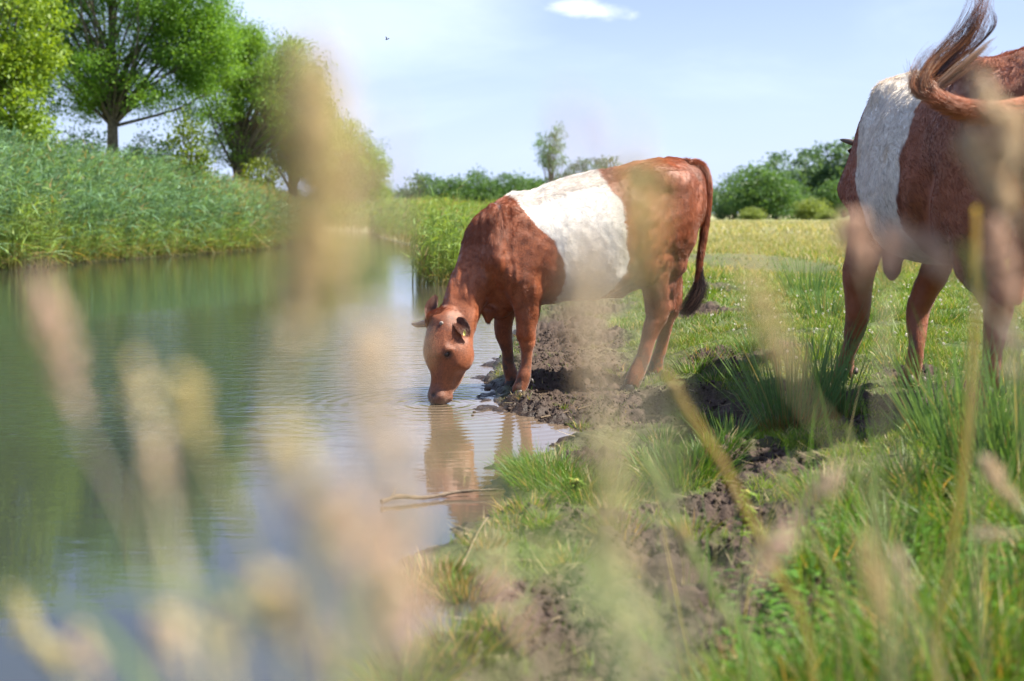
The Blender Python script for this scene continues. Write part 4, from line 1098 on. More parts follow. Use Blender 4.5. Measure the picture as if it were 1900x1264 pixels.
# dead grass litter on the mud
A = Acc(); n = 2600; x = r.uniform(-.3, 2.6, n); y = r.uniform(2.2, 9.0, n); k = (river_sd(x, y) > .03) & (np.abs(x) < .45 * y); x, y = x[k], y[k]; n = len(x)
d = hdir(r, n); c = np.array([.42, .34, .20]) * r.uniform(.5, 1.1, (n, 1))
A.ribbons(np.stack([x, y, ground_z(x, y) + .006], 1), unit(d + np.array([0, 0, .12])), r.uniform(.03, .13, n), r.uniform(.0012, .003, n), r.normal(size=(n, 3)) * .15, np.cross(d, [0, 0, 1.]) + [0, 0, .3], c, c, 3)
tag(A.build('straw_litter', m_dry), 'dead straw scattered on the mud', 'straw', kind='stuff')

# stiff rush clumps: things
def rush(name_label, p, rad, h, n, seed, lean=.33, reddish=True, wind=(-.05, 0, 0)):
    rr = np.random.default_rng(seed); A = Acc()
    a = rr.random(n) * 6.283; q = rad * np.sqrt(rr.random(n)); x = p[0] + q * np.cos(a); y = p[1] + q * np.sin(a)
    z = ground_z(x, y); out_ = np.stack([np.cos(a), np.sin(a), 0 * a], 1) * (q / rad)[:, None]
    T = unit(np.array([0, 0, 1.]) + out_ * lean * 1.3 + rr.normal(size=(n, 3)) * .10 + np.array(wind))
    bend = out_ * .10 + rr.normal(size=(n, 3)) * .03 + np.array([0, 0, -.03])
    t = rr.random((n, 1)); c1 = np.array([.11, .23, .10]) * (1 - t) + np.array([.25, .38, .17]) * t
    c1 = np.where(rr.random((n, 1)) < .10, np.array([.38, .32, .18]), c1)
    c0 = np.where(rr.random((n, 1)) < .6, np.array([.26, .09, .03]), np.array([.16, .16, .04])) if reddish else c1
    L_ = h * rr.uniform(.45, 1.1, n)
    base = np.stack([x, y, z - .01], 1)
    k = .22
    A.ribbons(base, T, L_ * k, .0048 * rr.uniform(.7, 1.2, n), bend * k, hdir(rr, n), c0, c1 * .6 + c0 * .4, 2, np.array([1., 1., 1.]))
    sd_ = hdir(rr, n)
    top = base + T * (L_ * k)[:, None] + bend * k * (L_ * k)[:, None]
    A.ribbons(top, unit(T + 2 * bend * k), L_ * (1 - k), .0044 * rr.uniform(.7, 1.2, n), bend * (1 - k), sd_, c1 * .8, c1, 5)
    A.ribbons(top, unit(T + 2 * bend * k), L_ * (1 - k), .0044 * rr.uniform(.7, 1.2, n), bend * (1 - k), np.cross(T, sd_), c1 * .8, c1, 5)
    root = empty('rush_clump', (p[0], p[1], float(ground_z(np.array([p[0]]), np.array([p[1]]))[0])), name_label, 'rush clump', 'clumps of rush in the pasture')
    A.build('stems', m_grass, root)
    return root
rush('spiky green rush clump with red stem bases, largest one left of the big cow', on_z(1468, 782, .13), .13, .50, 190, 31, .36, True, (-.06, 0, 0))
rush('pale rush clump rising right behind the largest spiky clump', on_z(1545, 765, .15), .07, .40, 110, 32, .2, True)
rush('blue green rush clump between the camera and the big cow legs', on_z(1800, 885, .17), .10, .48, 130, 33, .28, False)
rush('dark rush clump at the right edge of the picture', on_z(1900, 905, .17), .12, .5, 170, 34, .25, False)
rush('distant rush clump behind the largest spiky clump, beside the far foreleg', on_z(1500, 560, .2), .2, .42, 170, 35, .30, False)
rush('thin rush clump left of the walking cow foreleg', on_z(1530, 600, .2), .10, .35, 90, 36, .3, False)
rush('low dark rush tuft on the bank edge, left of the largest spiky clump', on_z(1350, 800, .12), .08, .16, 70, 37, .5, False)
rush('rush clump in front of the big cow hind foot', on_z(1740, 820, .17), .07, .40, 90, 38, .35, False)

# reeds: stem with long leaves streaming one way
def reeds(A, x, y, z, h, seed, wind=(.38, -.1, 0), nl=9, dryfrac=.1, hue=0, lw=.020, lscale=1.0):
    r = np.random.default_rng(seed); n = len(x); wind = np.array(wind)
    base = np.stack([x, y, z], 1)
    T = unit(np.array([0, 0, 1.]) + r.normal(size=(n, 3)) * .07 + wind * .22); bend = wind * .25 + r.normal(size=(n, 3)) * .03
    t = r.random((n, 1)); g = np.array([.105, .215, .120]) * (1 - t) + np.array([.21, .345, .19]) * t
    if hue == 1: g = np.array([.14, .24, .06]) * (1 - t) + np.array([.27, .37, .09]) * t
    st_ = np.array([.20, .20, .07]) * (.6 + .6 * t); dr = (r.random((n, 1)) < np.broadcast_to(dryfrac, n)[:, None]); st_ = np.where(dr, [.36, .27, .13], st_)
    A.ribbons(base, T, h, .009 * lscale, bend, hdir(r, n), st_, g, 5, 1 - .7 * np.linspace(0, 1, 6))
    for k in range(nl):
        f = np.clip((k + .8 + r.uniform(-.4, .4, n)) / nl, .05, 1)[:, None] ** .8
        Pk = base + T * h[:, None] * f + bend * h[:, None] * f * f
        d = unit(wind * 1.1 + r.normal(size=(n, 3)) * .55 + np.array([0, 0, .9]))
        b = unit(wind + r.normal(size=(n, 3)) * .3) * .45 + np.array([0, 0, -.55]) * r.uniform(.3, 1.1, (n, 1))
        c = g * r.uniform(.50, 1.45, (n, 1)); c = np.where(dr & (r.random((n, 1)) < .6) | (f < .22) & (r.random((n, 1)) < .5), np.array([.33, .25, .11]), c)
        sd_ = unit(np.cross(d, np.array([0, 0, 1.])) + r.normal(size=(n, 3)) * .5)
        A.ribbons(Pk, d, r.uniform(.22, .42, n) * lscale * (1.1 - .45 * f[:, 0]), lw * r.uniform(.7, 1.2, n), b, sd_, c * .9, c * 1.1, 3)
r = np.random.default_rng(55)
# the big bed on the far bank
A = Acc(); n = 15000
y = 17 + 40 * r.random(n) ** 1.3; sdt = r.uniform(-.15, 3.2, n) ** 1.0
lb = np.array(LB)[2:]; lb = lb[np.argsort(lb[:, 1])]
ex = np.interp(y, lb[:, 1], lb[:, 0]); x = ex - sdt
k = (x > -.46 * y - 1); x, y, sdt = x[k], y[k], sdt[k]
z = np.maximum(ground_z(x, y, False), -.05)
h = (1.45 + .50 * sstep(.0, 1.2, sdt) + .10 * fbm(x * .8, y * .5, seed=5, octv=3)) * r.uniform(.8, 1.06, len(x)) * np.interp(y, [22, 30, 36, 60], [1.0, .93, .80, .66])
h = h * np.interp(y, [20, 26, 34], [1.17, 1.08, 1.0]); reeds(A, x, y, z, h, 61, nl=8, dryfrac=np.interp(y, [30, 40], [.08, .75]), lw=.026)
n = 5000; y = 15 + 30 * r.random(n); ex = np.interp(y, lb[:, 1], lb[:, 0]); x = ex + r.uniform(-.5, .22, n)
hh = r.uniform(.35, .9, n); reeds(A, x, y, 0 * x - .03, hh, 62, nl=5, dryfrac=.22, hue=1, lw=.014, lscale=.8)
tag(A.build('reed_bed', m_reed), 'dense bed of tall blue green reeds along the far bank', 'reeds', kind='stuff')
A = Acc(); n = 420; y = r.uniform(20.5, 23.6, n); x = -.40 * y + r.uniform(.15, .95, n); k = river_sd(x, y) > -.5
reeds(A, x[k], y[k], 0 * x[k], r.uniform(.8, 1.35, k.sum()), 63, wind=(.25, 0, 0), nl=6, hue=1, lw=.024)
ro = empty('sedge_clump', (float(x.mean()), 22., 0), 'bright yellow green sedge at the left edge in front of the blue green reeds', 'sedge')
A.build('leaves', m_reed, ro)
# reed and tall grass bank beyond the calf, on this side
A = Acc(); n = 9000
rb = np.array(RB)[-9:-1]; y = 15.5 + 40 * r.random(n) ** 1.2; ex = np.interp(y, rb[:, 1], rb[:, 0]); x = ex + r.uniform(-.1, 3.4, n) * np.clip(y / 26, .4, 1.6)
k = x < np.interp(y, [15, 20, 30, 60], [.1, .8, 1.2, 1.5]); x, y = x[k], y[k]; sdr = river_sd(x, y)
h = np.interp(y, [15, 20, 30, 60], [.40, .65, .95, 1.1]) * r.uniform(.7, 1.1, len(x))
reeds(A, x, y, np.maximum(ground_z(x, y, False), -.03), h, 64, nl=5, hue=1, dryfrac=.18, lw=.018)
tag(A.build('bank_reeds', m_reed), 'green reeds and tall grass on the near bank beyond the calf', 'reeds', kind='stuff')
A = Acc(); n = 330; c0 = on_z(812, 526, 0); a = r.random(n) * 6.28; q = np.sqrt(r.random(n))
x = c0[0] + .36 * q * np.cos(a); y = c0[1] + .1 + .9 * q * np.sin(a)
h = r.uniform(.55, 1.0, n) * (1 + .35 * (r.random(n) < .12)); reeds(A, x, y, 0 * x - .03, h, 65, wind=(.18, 0, 0), nl=6, hue=1, dryfrac=.15, lw=.016, lscale=.85)
ro = empty('reed_clump', (float(c0[0]), float(c0[1]), 0), 'upright reed clump standing in the water behind the calf neck', 'reed clump')
A.build('stems', m_reed, ro)
# far end of the river and the band beyond the water
A = Acc(); n = 26000; x = r.uniform(-28, -3, n); y = r.uniform(55, 105, n); sdr = river_sd(x, y); k = (sdr > -.3) & (sdr < 14); x, y = x[k], y[k]
reeds(A, x, y, np.maximum(ground_z(x, y, False), 0), r.uniform(.8, 1.5, len(x)), 66, nl=4, hue=1, dryfrac=.3, lw=.04, lscale=1.4)
tag(A.build('far_reeds', m_reed), 'reeds round the far bend of the river', 'reeds', kind='stuff')

# white clover heads in the pasture
A = Acc(); n = 240; x = r.uniform(1.3, 4.5, n); y = r.uniform(6.2, 13, n); z = ground_z(x, y) + r.uniform(.05, .09, n)
th = r.normal(size=(n * 14, 3)); th = unit(th); Pc = np.repeat(np.stack([x, y, z], 1), 14, 0) + th * .006
A.lumps(Pc, th, .010, .0045, np.array([.72, .70, .62])); tag(A.build('clover_flowers', m_dry), 'small white clover heads in the pasture', 'clover', kind='stuff')
# ------------------------------------------------------------------ trees
m_bark = pmat('bark', .9, .15, var=.45, vscale=9, bump=.8, bscale=22)
m_leaf = pmat('leaves', .5, .35, trans=.50)

def leaves(A, P, size, col, r, outw=None):
    n = len(P)
    d = r.normal(size=(n, 3)); d[:, 2] -= .25; d = unit(d)
    if outw is not None: d = unit(d + outw * .5)
    s_ = unit(np.cross(d, r.normal(size=(n, 3)))); nn = np.cross(d, s_)
    L_ = size * r.uniform(.7, 1.3, n)[:, None]; W_ = L_ * r.uniform(.38, .6, n)[:, None]
    V = np.stack([P, P + d * L_ * .5 + s_ * W_ * .5 + nn * L_ * .06, P + d * L_, P + d * L_ * .5 - s_ * W_ * .5 + nn * L_ * .06], 1)
    A.add(V.reshape(-1, 3), (np.arange(n)[:, None] * 4 + np.arange(4)[None]), np.repeat(col, 4, 0))
def tree_parts(base, H, tr, blobs, nleaf, lsize, c0, c1, seed, ncl=240, nlimb=40, fork=.3, gap=.35, spread=.30, lean=0.0):
    """returns (trunk Acc, crown Acc). blobs: (dx, dy, z, rx, ry, rz) relative to base"""
    r = np.random.default_rng(seed); base = np.asarray(base, float)
    TA, LA_ = Acc(), Acc()
    B = np.array(blobs, float); vol = B[:, 3] * B[:, 4] * B[:, 5]; vol = vol ** .75
    k = r.choice(len(B), ncl * 3, p=vol / vol.sum()); u = unit(r.normal(size=(len(k), 3))) * (r.random((len(k), 1)) ** .30)
    Cn = base + B[k, :3] + u * B[k, 3:]
    nz = fbm(Cn[:, 0] * 1.3 / spread * .3, Cn[:, 1] * 1.3 / spread * .3, Cn[:, 2] * 1.3 / spread * .3, seed=seed, octv=2)
    Cn = Cn[nz > np.quantile(nz, gap)][:ncl]
    zt = max(B[:, 2] + B[:, 5])
    m = 16; t = np.linspace(0, 1, m)
    axis = base + np.stack([lean * t + .10 * np.sin(t * 5 + seed) * t, .08 * np.cos(t * 4 + seed) * t, t * min(zt, H) * .92], 1)
    TA.tube(axis, tr * (1 - .85 * t) * (1 + .5 * np.exp(-t * 14)), (.13, .11, .085), 10)
    # limbs reach into the clusters
    pick = r.choice(len(Cn), min(nlimb, len(Cn)), replace=False)
    for i in pick:
        tgt = Cn[i]; hh = np.clip((tgt[2] - base[2]) * (1.0) / (min(zt, H)) * r.uniform(.35, .75), fork * .6, .95)
        j = hh / .92 * (m - 1); j0 = int(np.clip(j, 0, m - 2)); st = axis[j0] + (axis[j0 + 1] - axis[j0]) * (j - j0)
        mid = (st + tgt) / 2 + np.array([0, 0, .10 * np.linalg.norm(tgt - st)]) + r.normal(size=3) * .06 * np.linalg.norm(tgt - st)
        L_ = curve_pts([st, mid, tgt], 7); r0 = tr * .32 * (1 - hh * .75) + .006
        TA.tube(L_, r0 * (1 - .85 * np.linspace(0, 1, 7)), (.13, .11, .085), 5)
        for _ in range(2):
            q = L_[r.integers(2, 6)]; e = q + unit(r.normal(size=3) + unit(tgt - st) + [0, 0, .4]) * r.uniform(.4, 1.0) * spread * 3
            TA.tube(curve_pts([q, (q + e) / 2 + r.normal(size=3) * .05, e], 4), r0 * .35 * np.array([1, .7, .45, .2]), (.12, .10, .075), 4)
    per = r.integers(0, len(Cn), nleaf); rad = r.uniform(.6, 1.4, len(Cn)) * spread
    g = r.normal(size=(nleaf, 3)) * np.array([1, 1, .62]); g = g / np.maximum(1, np.linalg.norm(g, axis=1, keepdims=True) / 1.9)
    P = Cn[per] + g * rad[per][:, None]
    ct = np.clip(r.random(len(Cn))[per][:, None] * .65 + .35 * r.random((nleaf, 1)), 0, 1)
    col = np.array(c0) * (1 - ct) + np.array(c1) * ct
    leaves(LA_, P, lsize, col, r, unit(g))
    return TA, LA_
def tree(name, label, base, *a, group=None, cat='tree', **k):
    T_, L_ = tree_parts(base, *a, **k)
    ro = empty(name, base, label, cat, group)
    T_.build('trunk', m_bark, ro); L_.build('crown', m_leaf, ro, smooth=False)
    return ro
GA, GB = (.095, .215, .026), (.200, .370, .050)      # ash / willow greens
GW = 'trees along the far bank'
b = at(213, 395, 35); b[2] = .45
tree('ash_tree', 'tall ash with a pale trunk behind the reeds, crown cut by the top edge', b, 10.0, .19,
     [(-.3, 0, 5.6, 2.3, 2.2, 2.3), (1.6, .3, 5.0, 1.6, 1.8, 1.7), (-1.4, 0, 4.0, 1.4, 1.6, 1.1), (1.2, .3, 3.8, 1.5, 1.6, 1.0), (.3, 0, 7.6, 2.2, 2.2, 1.8), (2.4, 0, 6.6, 1.1, 1.3, 1.4), (-1.6, .2, 7.0, 1.5, 1.5, 1.6), (2.6, .2, 4.9, 1.1, 1.4, 1.2), (-2.3, 0, 4.9, 1.2, 1.4, 1.5)],
     120000, .078, GA, GB, 11, ncl=640, nlimb=60, fork=.5, spread=.26, gap=.34, group=GW)
b = at(5, 395, 27); b[2] = .45
tree('maple_tree', 'field maple with yellow green leaves at the left edge of the picture', b, 8.0, .075,
     [(0, 0, 4.8, 1.1, 1.3, 1.8), (-1.0, 0, 3.6, 1.1, 1.3, 1.3), (.55, -.3, 2.7, .75, .9, .8), (.35, 0, 3.7, .8, 1, .8), (-.3, 0, 6.2, 1.1, 1.2, 1.0), (.1, -.2, 2.1, .9, .9, .5)],
     26000, .115, (.120, .215, .020), (.270, .385, .040), 12, ncl=260, nlimb=50, spread=.22, gap=.35, group=GW)
b = at(440, 395, 46); b[2] = .45
tree('willow_tree', 'broad tree with a dark leaning trunk, second big one from the left', b, 7.6, .26,
     [(.6, 0, 4.4, 2.0, 1.9, 1.7), (-.3, 0, 5.6, 1.4, 1.5, 1.3), (1.5, .2, 5.6, 1.4, 1.5, 1.3), (2.2, 0, 4.0, 1.2, 1.5, 1.3), (.0, 0, 3.0, 1.2, 1.3, .8), (.7, 0, 6.4, .8, 1.2, .7)],
     60000, .092, (.100, .210, .026), (.210, .360, .050), 13, ncl=380, nlimb=60, spread=.30, gap=.32, group=GW, lean=.25)
b = at(545, 395, 58); b[2] = .45
tree('willow_tree', 'tree with stepped rounded crown, third big one from the left, half veiled by grass', b, 7.6, .26,
     [(-.1, 0, 4.8, 1.7, 1.9, 1.9), (.5, 0, 6.3, 1.0, 1.3, 1.1), (-.9, 0, 6.4, .9, 1.2, .9), (.9, 0, 4.0, 1.2, 1.5, 1.3), (-1.2, 0, 3.6, 1.1, 1.4, 1.1), (.3, 0, 2.9, 1.2, 1.3, .8)],
     46000, .11, (.105, .210, .030), (.220, .360, .055), 14, ncl=300, nlimb=40, spread=.34, gap=.32, group=GW)
b = at(650, 395, 76); b[2] = .35
tree('willow_tree', 'rounded bushy tree sloping down to the right, last of the row on the far bank', b, 6.2, .24,
     [(-.6, 0, 3.8, 1.8, 1.9, 2.0), (.6, 0, 3.2, 1.6, 1.8, 1.8), (1.3, 0, 2.3, 1.0, 1.4, 1.4), (-.2, 0, 5.2, 1.0, 1.3, .9), (-1.4, 0, 2.4, 1.2, 1.4, 1.3), (.3, 0, 1.8, 1.9, 1.7, .9)],
     46000, .125, (.125, .220, .032), (.240, .370, .060), 15, ncl=300, nlimb=30, spread=.36, gap=.26, group=GW)
b = at(352, 395, 33); b[2] = .45
tree('sapling', 'slim young tree with a pale stem and sparse leaves between the two biggest trees', b, 3.2, .035,
     [(0, 0, 2.1, .60, .6, .55), (.1, 0, 1.6, .5, .5, .4), (-.1, 0, 2.7, .35, .4, .4)], 1500, .12, (.09, .15, .015), (.17, .24, .03), 16, ncl=46, nlimb=22, spread=.16, gap=.2, cat='young tree', group='young trees on the far bank')
b = at(482, 395, 44); b[2] = .45
tree('sapling', 'small staked young tree right of the dark leaning trunk', b, 2.6, .035,
     [(0, 0, 1.7, .65, .6, .45), (.2, 0, 2.1, .4, .4, .35)], 1300, .13, (.10, .15, .015), (.19, .25, .03), 17, ncl=40, nlimb=18, spread=.18, gap=.2, cat='young tree', group='young trees on the far bank')
b = at(268, 395, 44); b[2] = .45
tree('dark_bush', 'dark blue green bush behind the pale ash trunk', b, 3.6, .07,
     [(0, 0, 1.7, 1.3, 1.2, 1.0), (.4, 0, 2.5, .8, .8, .7), (-.7, 0, 1.3, .9, 1, .8)], 9000, .11, (.025, .065, .020), (.045, .105, .032), 18, ncl=120, nlimb=20, spread=.24, gap=.2, cat='bush')
b = at(90, 395, 40); b[2] = .45
tree('dark_bush', 'dark shrub under the crowns near the left edge', b, 3.6, .07,
     [(0, 0, 1.6, 2.2, 1.2, .9), (-.9, 0, 2.4, 1.2, .8, .8), (1.3, 0, 2.2, .9, .9, .7)], 9000, .12, (.022, .055, .016), (.040, .090, .026), 19, ncl=130, nlimb=20, spread=.26, gap=.2, cat='bush')
b = at(1022, 395, 58); b[2] = .22
tree('young_willow', 'small thin tree standing alone above the calf back', b, 4.7, .06,
     [(0, 0, 3.3, .72, .6, .6), (-.35, 0, 3.8, .40, .4, .4), (.30, 0, 4.2, .35, .35, .5), (0, 0, 2.8, .45, .4, .3)], 3400, .085, (.08, .17, .05), (.14, .27, .07), 20, ncl=70, nlimb=30, spread=.14, gap=.25)

# far woods: a few crowns, each copied with its trunk into single trees
def far_kind(seed, H, wd, c0, c1, nleaf=3600, ls=.48):
    bl = [(0, 0, H * .58, wd, wd, H * .32), (wd * .5, 0, H * .42, wd * .75, wd * .8, H * .28), (-wd * .55, 0, H * .46, wd * .75, wd * .8, H * .28), (wd * .1, 0, H * .80, wd * .6, wd * .6, H * .18), (-wd * .1, 0, H * .22, wd * .9, wd * .8, H * .2)]
    T_, L_ = tree_parts((0, 0, 0), H, .22, bl, nleaf, ls, c0, c1, seed, ncl=150, nlimb=14, spread=wd * .17, gap=.22)
    return T_, L_
FK = [far_kind(301, 9.0, 3.4, (.058, .130, .045), (.118, .220, .075)), far_kind(302, 10.5, 2.7, (.062, .128, .075), (.115, .200, .112)),  # first three kinds: distance haze put into the leaf greens as a bluish dulling
      far_kind(303, 7.5, 3.8, (.058, .122, .060), (.105, .190, .088)), far_kind(304, 5.0, 3.6, (.150, .210, .060), (.260, .330, .100))]
FM = []
for i, (T_, L_) in enumerate(FK):
    FM.append((mesh('far_trunk', np.concatenate(T_.V), np.concatenate(T_.F4), np.concatenate(T_.Cc)), mesh('far_crown', np.concatenate(L_.V), np.concatenate(L_.F4), np.concatenate(L_.Cc))))
    FM[-1][0].materials.append(m_bark); FM[-1][1].materials.append(m_leaf)
r = np.random.default_rng(99)
def far_tree(kind, px, top, Y, label, group, name='far_tree', wide=1.0):
    b = at(px, 395, Y); b[2] = .15
    hgt = CAM_Z + (395 - top) / FPX * Y - b[2]
    s_ = hgt / (9.0, 10.5, 7.5, 5.0)[kind] / .98
    ro = empty(name, b, label, 'tree', group); ro.scale = (s_ * wide, s_ * wide, s_); ro.rotation_euler.z = r.uniform(0, 6.28)
    for nm, me in zip(('trunk', 'crown'), FM[kind]):
        o = bpy.data.objects.new(nm, me); C.objects.link(o); o.parent = ro
    return ro
# right hand grove
RG = [(1405, 300, 128, 0, 'bright round tree in front, left part of the right hand grove'), (1440, 318, 126, 0, 'lower round tree beside the bright round one in the right hand grove'),
      (1378, 322, 140, 2, 'dark tree at the left end of the right hand grove'), (1360, 345, 136, 2, 'short dark tree, leftmost of the right hand grove'),
      (1438, 285, 160, 1, 'tall grey green tree behind the bright round one'), (1492, 278, 165, 1, 'tall airy tree in the middle of the right hand grove'),
      (1530, 268, 168, 1, 'tall poplar like tree left of the big cow head'), (1565, 262, 165, 1, 'tallest tree of the right hand grove, touching the big cow outline'),
      (1600, 275, 165, 1, 'tall tree half hidden by the big cow head'), (1470, 335, 140, 0, 'mid height tree at the centre of the right hand grove'),
      (1548, 330, 150, 0, 'green tree under the tallest trees'), (1502, 368, 130, 3, 'pale olive willow bush in front of the right hand grove'),
      (1395, 385, 120, 3, 'low pale bush at the foot of the bright round tree'), (1535, 388, 125, 3, 'low bush at the meadow edge near the big cow'), (1340, 378, 130, 2, 'small dark bush just right of the calf tail')]
for px, top, Y, kd, lb_ in RG: far_tree(kd, px, top, Y, lb_, 'trees of the right hand grove', wide=1.15)
# wood across the middle distance
mid = [(690, 350, 175, 3), (720, 347, 180, 2), (752, 344, 185, 2), (780, 326, 165, 2), (806, 340, 170, 2), (832, 322, 150, 0), (858, 320, 150, 0), (886, 318, 152, 0), (910, 330, 150, 0), (934, 322, 155, 1), (956, 314, 150, 0), (982, 318, 155, 0), (1006, 330, 160, 2),
       (1040, 318, 170, 2), (1062, 300, 165, 1), (1086, 296, 165, 1), (1110, 296, 168, 1), (1132, 300, 170, 1), (1160, 318, 175, 2), (660, 352, 190, 2), (625, 350, 190, 2), (590, 352, 200, 2), (555, 346, 180, 2), (520, 350, 185, 2), (480, 345, 170, 2), (1200, 330, 180, 2), (1250, 335, 185, 2), (1300, 340, 180, 2), (420, 350, 180, 2), (350, 352, 185, 2)]
words = ['pale low tree at the left end of the far wood', 'low hazy tree left of the reed clump', 'hazy rounded tree above the reed clump', 'grey green tree, first tall one of the far wood', 'small tree in a dip of the far wood', 'dark green tree of the far wood over the tall bank grass', 'round dark tree of the far wood', 'full round tree in the middle of the far wood', 'lower tree of the far wood left of the calf shoulder', 'narrow tree of the far wood above the calf neck', 'tallest crown of the far wood over the calf withers', 'round tree of the far wood just left of the lone thin tree', 'low tree right behind the lone thin tree trunk',
         'olive tree right of the lone thin tree', 'olive tree rising over the calf back', 'flat topped olive tree over the white belt', 'olive tree over the rear of the white belt', 'last olive tree above the calf back', 'tree mostly hidden behind the calf rump', 'hazy tree below the last bank tree', 'hazy tree seen under the last bank tree, left', 'far tree glimpsed behind the veiled trunk', 'far round tree between the bank trunks', 'far low tree seen under the leaning trunk tree', 'far tree right of the small staked tree', 'far tree behind the calf rump', 'far tree behind the calf hip', 'far tree behind the calf tail', 'far tree seen beside the slim sapling', 'far tree behind the reeds near the pale trunk']
for (px, top, Y, kd), lb_ in zip(mid, words): far_tree(kd, px, top + (-7, 5, 0, 8, -3)[len(lb_) % 5], Y, lb_, 'trees of the far wood', wide=(.85, 1.15, 1.0)[len(lb_) % 3])
# ------------------------------------------------------------------ seed heads standing close in front of the lens, far out of focus
BE = (.84, .73, .50); YE = (.84, .75, .45); PK = (.80, .65, .57); PA = (.84, .72, .58); GR = (.72, .68, .42); LV = (.76, .64, .62)
GS = 'flowering grasses close to the camera'
def flowering(label, tip, base, Y, w_mm, dens, colr, seed, stem_mm=2.6, rootd=(0.02, 0.0), name='flowering_grass', leaf=True, scol=(.30, .32, .12)):
    rr = np.random.default_rng(seed)
    t_, b_ = at(*tip, Y), at(*base, Y); t_ = t_ + np.array([0, rr.uniform(-.015, .015), 0])
    ax = t_ - b_; Ln = np.linalg.norm(ax); ax = ax / Ln; w_ = w_mm / 1000
    gz = .17
    rx, ry = b_[0] + rootd[0], b_[1] + rootd[1]
    gz = float(ground_z(np.array([rx]), np.array([ry]))[0])
    rt = np.array([rx, ry, gz])
    ro = empty(name, rt, label, 'flowering grass', GS); ro['kind'] = 'thing'
    # stem
    if b_[2] > t_[2] - .0 and False: pass
    mid = b_ - np.array([ax[0], ax[1], abs(ax[2])]) * min(.12, .5 * np.linalg.norm(b_ - rt)); mid2 = (mid + rt) * .5 + np.array([rootd[0] * .2, 0, 0])
    S_ = curve_pts([rt, mid2, mid, b_, b_ + ax * Ln * .6, t_], 26)
    A = Acc(); A.tube(S_, np.linspace(stem_mm, stem_mm * .25, 26) / 2000, np.array(scol), 6, np.array(colr) * .8); A.build('stem', m_dry, ro)
    # panicle: whorled branchlets carrying spikelets
    A = Acc(); n = int(dens * 1.9 * Ln * w_ / 3.2e-6)
    u = unit(np.cross(ax, [0, 1., 0])); v = np.cross(ax, u)
    nb = max(16, n // 14); tb = rr.random(nb) ** .9; an = rr.random(nb) * 6.283
    prof = lambda t: np.clip(np.sin(np.pi * (t * .88 + .08)) ** .8, .1, 1)
    dirs = np.cos(an)[:, None] * u + np.sin(an)[:, None] * v
    Bs = b_ + ax * (tb * Ln)[:, None]; ln = w_ * .5 * prof(tb) * rr.uniform(.6, 1.15, nb)
    D_ = unit(dirs + ax * .9)
    A.ribbons(Bs, D_, ln * 1.2, .0004, D_ * 0, unit(np.cross(D_, [0, 1., .1])), np.array(colr) * .8, np.array(colr), 1)
    k = rr.integers(0, nb, n); f = rr.random(n) ** .6
    P = Bs[k] + D_[k] * (ln[k] * 1.15 * f)[:, None] + rr.normal(size=(n, 3)) * w_ * .045
    ad = unit(D_[k] + ax * .5 + rr.normal(size=(n, 3)) * .35)
    col = np.array(colr) * rr.uniform(.75, 1.25, (n, 1)); A.lumps(P, ad, .0042 * rr.uniform(.7, 1.2, n), .0014, col.clip(0, .9))
    A.build('seed_head', m_seed, ro)
    if leaf:
        A = Acc(); q = S_[rr.integers(6, 12)]; d = unit(np.array([rr.normal(), rr.uniform(.2, 1), .9])) 
        A.ribbons(q[None], d[None], rr.uniform(.08, .16), .004, np.array([[d[0] * .4, .3, -.7]]), np.array([[d[1], -d[0], .2]]), np.array([.12, .20, .05]), np.array([.2, .25, .08]), 6)
        A.build('leaf', m_grass, ro)
    return ro
m_seed = pmat('dry seed heads', .7, .2, trans=.58, ttint=(1.08, 1.0, .87))
